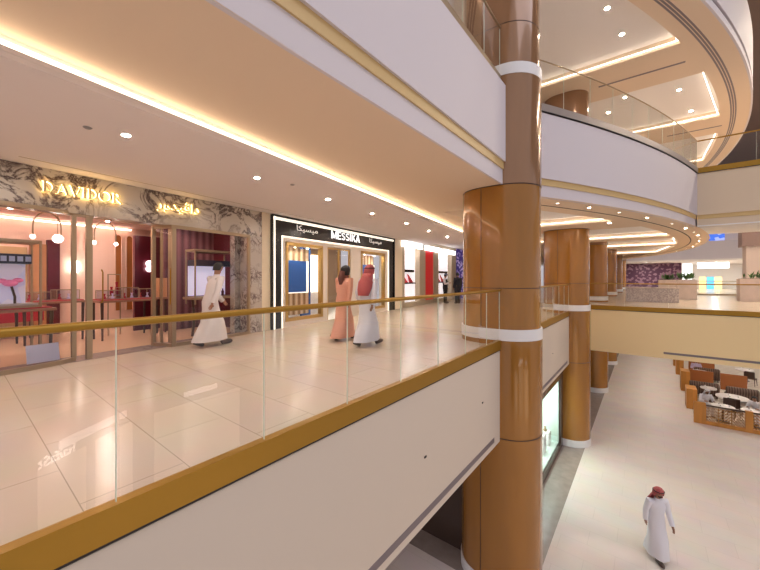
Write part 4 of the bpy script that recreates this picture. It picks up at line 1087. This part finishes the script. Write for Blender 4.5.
TB = [(3.5, 25.0, 1.25, 'round white cafe table in front of the right brown sofa'), (2.75, 26.3, .7, 'white cafe table in front of the left brown sofa'),
      (2.9, 22.95, .85, 'white cafe table just behind the lattice fence, left'), (3.9, 22.95, .85, 'white cafe table just behind the lattice fence, right'),
      (2.8, 30.6, .9, 'white cafe table in the back seating bay'), (5.2, 33.0, .9, 'distant cafe table under the bridge')]
for i, (x, y, w, lb) in enumerate(TB):
    cafe_table(x, y, w, w, lb)
    for k in range(3): setting(x+.22*math.cos(k*2.1), y+.22*math.sin(k*2.1), G+.761, k, lb)
def cafe_chair(x, y, rz, label):
    t = thing('cafe_chair', label, 'chair', (x, y, G), rz, 'dark cafe chairs')
    MB().box(-.23, .23, -.22, .22, .42, .48).build('seat', BROWNF, t, bevel=.01)
    MB().loft([[(x_, -.20-.05*(1-(x_/.23)**2)-dy, z) for x_ in (-.22, -.11, 0, .11, .22)]+[(x_, -.17-.05*(1-(x_/.23)**2)-dy, z) for x_ in (.22, .11, 0, -.11, -.22)] for z, dy in ((.48, 0), (.7, .02), (.92, .06))]).build('backrest', WOODD, t)
    for a in (-1, 1):
        for b in (-1, 1): MB().tube([(a*.2, b*.19, .42), (a*.22, b*.22, 0)], [.022, .014], 6).build('leg', WOODD, t)
CHS = [(3.5, 24.3, -.3, 'dark cafe chair at the near side of the round white table'), (4.5, 25.0, 1.4, 'dark cafe chair right of the round white table'),
       (3.2, 23.7, 2.9, 'dark cafe chair behind the left fence table'),
       (5.9, 30.6, 2.2, 'dark chair standing alone under the bridge at right'), (5.3, 31.8, -.4, 'dark chair beside the distant cafe table'), (6.3, 32.8, 1.4, 'second dark chair beside the distant cafe table')]
for c in CHS: cafe_chair(*c)
def seated(arms=None, lean=.1):
    J = dict(pelvis=(0, 0, .52), chest=(0, lean, .88), neck=(0, lean*1.6, 1.07), head=(0, lean*1.6+.05, 1.23))
    for s, k in (('l', -1), ('r', 1)):
        J['hip_'+s] = (k*.1, .04, .52); J['knee_'+s] = (k*.13, .46, .50); J['ankle_'+s] = (k*.13, .44, .085); J['toe_'+s] = (k*.13, .60, .05)
        J['shoulder_'+s] = (k*.185, lean*1.3, 1.01); J['elbow_'+s] = (k*.25, lean*1.3+.08, .76); J['wrist_'+s] = (k*.18, lean+.32, .80)
    return J
human('person', 'dark haired person in white seated at the right end of the cafe fence', (4.2, 23.75, G), math.radians(150), seated(lean=.2), head='none', robe_m=THOBE, skirt=None, pants=THOBE)
human('person', 'person in white seated behind the lattice near the oak end panel', (2.3, 23.72, G), math.radians(200), seated(lean=.16), head='whitescarf', robe_m=THOBE, skirt=None, pants=THOBE)
human('person', 'person in pale lilac seated on the far brown sofa', (2.7, 31.6, G), math.radians(180), seated(lean=.0), head='none', robe_m=mat('lilac_cloth', (.60, .50, .68), .8), skirt=None, pants=SUIT)
o = MB().box(1.9, 12, 22.2, 40, G, G+.006); struct('floor', o, stripe_mat('cafe_rug', (.62, .55, .48), (.78, .72, .64), .6, 'Y'))

# shops across the atrium on the ground floor, seen mirrored in the balustrade glass
OP = [(3.2, -4.5), (5.9, 1.0), (7.7, 3.7), (8.2, 8.5)]
struct('wall_opposite_ground', MB().sweep([(a+.05, b) for a, b in OP], [(0, G), (.25, G), (.25, -2.0), (0, -2.0)]), GW)
def oppo(i, k0, k1, z0, z1, name, label, cat, m, off=.06):
    a, b = Vector(OP[i]), Vector(OP[i+1]); d = b-a; n_ = Vector((-d.y, d.x)).normalized()
    p, q = a+d*k0+n_*off*.2, a+d*k1+n_*off*.2
    o = MB().sweep([tuple(p), tuple(q)], [(0, z0), (-off, z0), (-off, z1), (0, z1)]).build(name, m); tag(o, label, cat); return o
WG = mat('opposite_window', (1, .9, .75), .5, emit=.9, ecol=(1, .86, .66))
oppo(0, .55, .92, G+.1, -3.3, 'lit_window', 'warm lit shop window across the atrium, nearest the camera', 'window', WG)
oppo(1, .10, .45, G+.1, -3.0, 'lit_window', 'warm lit shop window across the atrium, left of the pair', 'window', WG)
oppo(1, .55, .92, G+.1, -3.0, 'lit_window', 'warm lit shop window across the atrium, right of the pair', 'window', WG)
oppo(2, .10, .75, G+.1, -3.0, 'lit_window', 'wide warm lit shop window across the atrium, farthest', 'window', WG)
oppo(1, .25, .85, -2.75, -2.55, 'sign_band', 'pale lit sign band over the pair of windows across the atrium', 'sign', mat('sign_band_lit', (1, 1, 1), .5, emit=2.5))
oppo(2, .30, .55, -2.75, -2.58, 'sign_band', 'short pale lit sign band across the atrium, farthest', 'sign', mat('sign_band_lit', (1, 1, 1), .5, emit=2.5))
t = thing('shop_sign', 'white lower case sign letters on the shop across the atrium', 'sign', (5.95, 1.6, -2.85))
text_mesh('lettering', 'haifaSt', .32, mat('opposite_letters', (1, 1, 1), .5, emit=5), t, (0, 0, 0), rot=(PI/2, 0, math.radians(-122)), align='CENTER')

# small fascia fixtures
for x, y, z in ((-2.478, 4.2, -1.1), (-2.478, 6.35, -.95), (-2.478, 12.6, -1.1)):
    o = MB().box(0, .012, -.025, .025, -.012, .012).build('fascia_socket', DARK); o.location = (x, y, z)
    tag(o, 'tiny dark fitting on the cream gallery edge, at %s' % {4.2: 'its middle', 6.35: 'its end near the column', 12.6: 'the stretch past the column'}[y], 'fitting')

# ------------------------------------------------------------------ light fixtures' lamps
def area(name, loc, size, sy, energy, col, rot=(0, 0, 0)):
    L = bpy.data.lights.new(name, 'AREA'); L.shape = 'RECTANGLE'; L.size = size; L.size_y = sy; L.energy = energy; L.color = col
    o = bpy.data.objects.new(name, L); C.objects.link(o); o.location = loc; o.rotation_euler = rot
    return o
def skylight():
    return area('skylight_lamp', (9, 6, 20), 16, 22, 1800, (.9, .88, 1.0))
skylight()

# world: soft daylight entering the atrium
w = bpy.data.worlds.new('world'); bpy.context.scene.world = w; w.use_nodes = True
bg = w.node_tree.nodes['Background']; bg.inputs['Color'].default_value = (.86, .83, .90, 1); bg.inputs['Strength'].default_value = .56

# ------------------------------------------------------------------ camera
cam = bpy.data.cameras.new('camera'); co = bpy.data.objects.new('camera', cam); C.objects.link(co)
co.location = (0, 0, 1.45); co.rotation_euler = (PI/2, 0, math.radians(38.12))
cam.sensor_width = 36; cam.lens = 339/760*36; cam.shift_y = -7/760; cam.clip_start = .05; cam.clip_end = 300
sc = bpy.context.scene; sc.camera = co
sc.view_settings.view_transform = 'Standard'; sc.view_settings.look = 'None'; sc.view_settings.gamma = 1
sc.view_settings.exposure = .10
sc.cycles.use_denoising = True
sc.cycles.transparent_max_bounces = 24
sc.cycles.max_bounces = 8; sc.cycles.diffuse_bounces = 4
sc.cycles.sample_clamp_indirect = 6
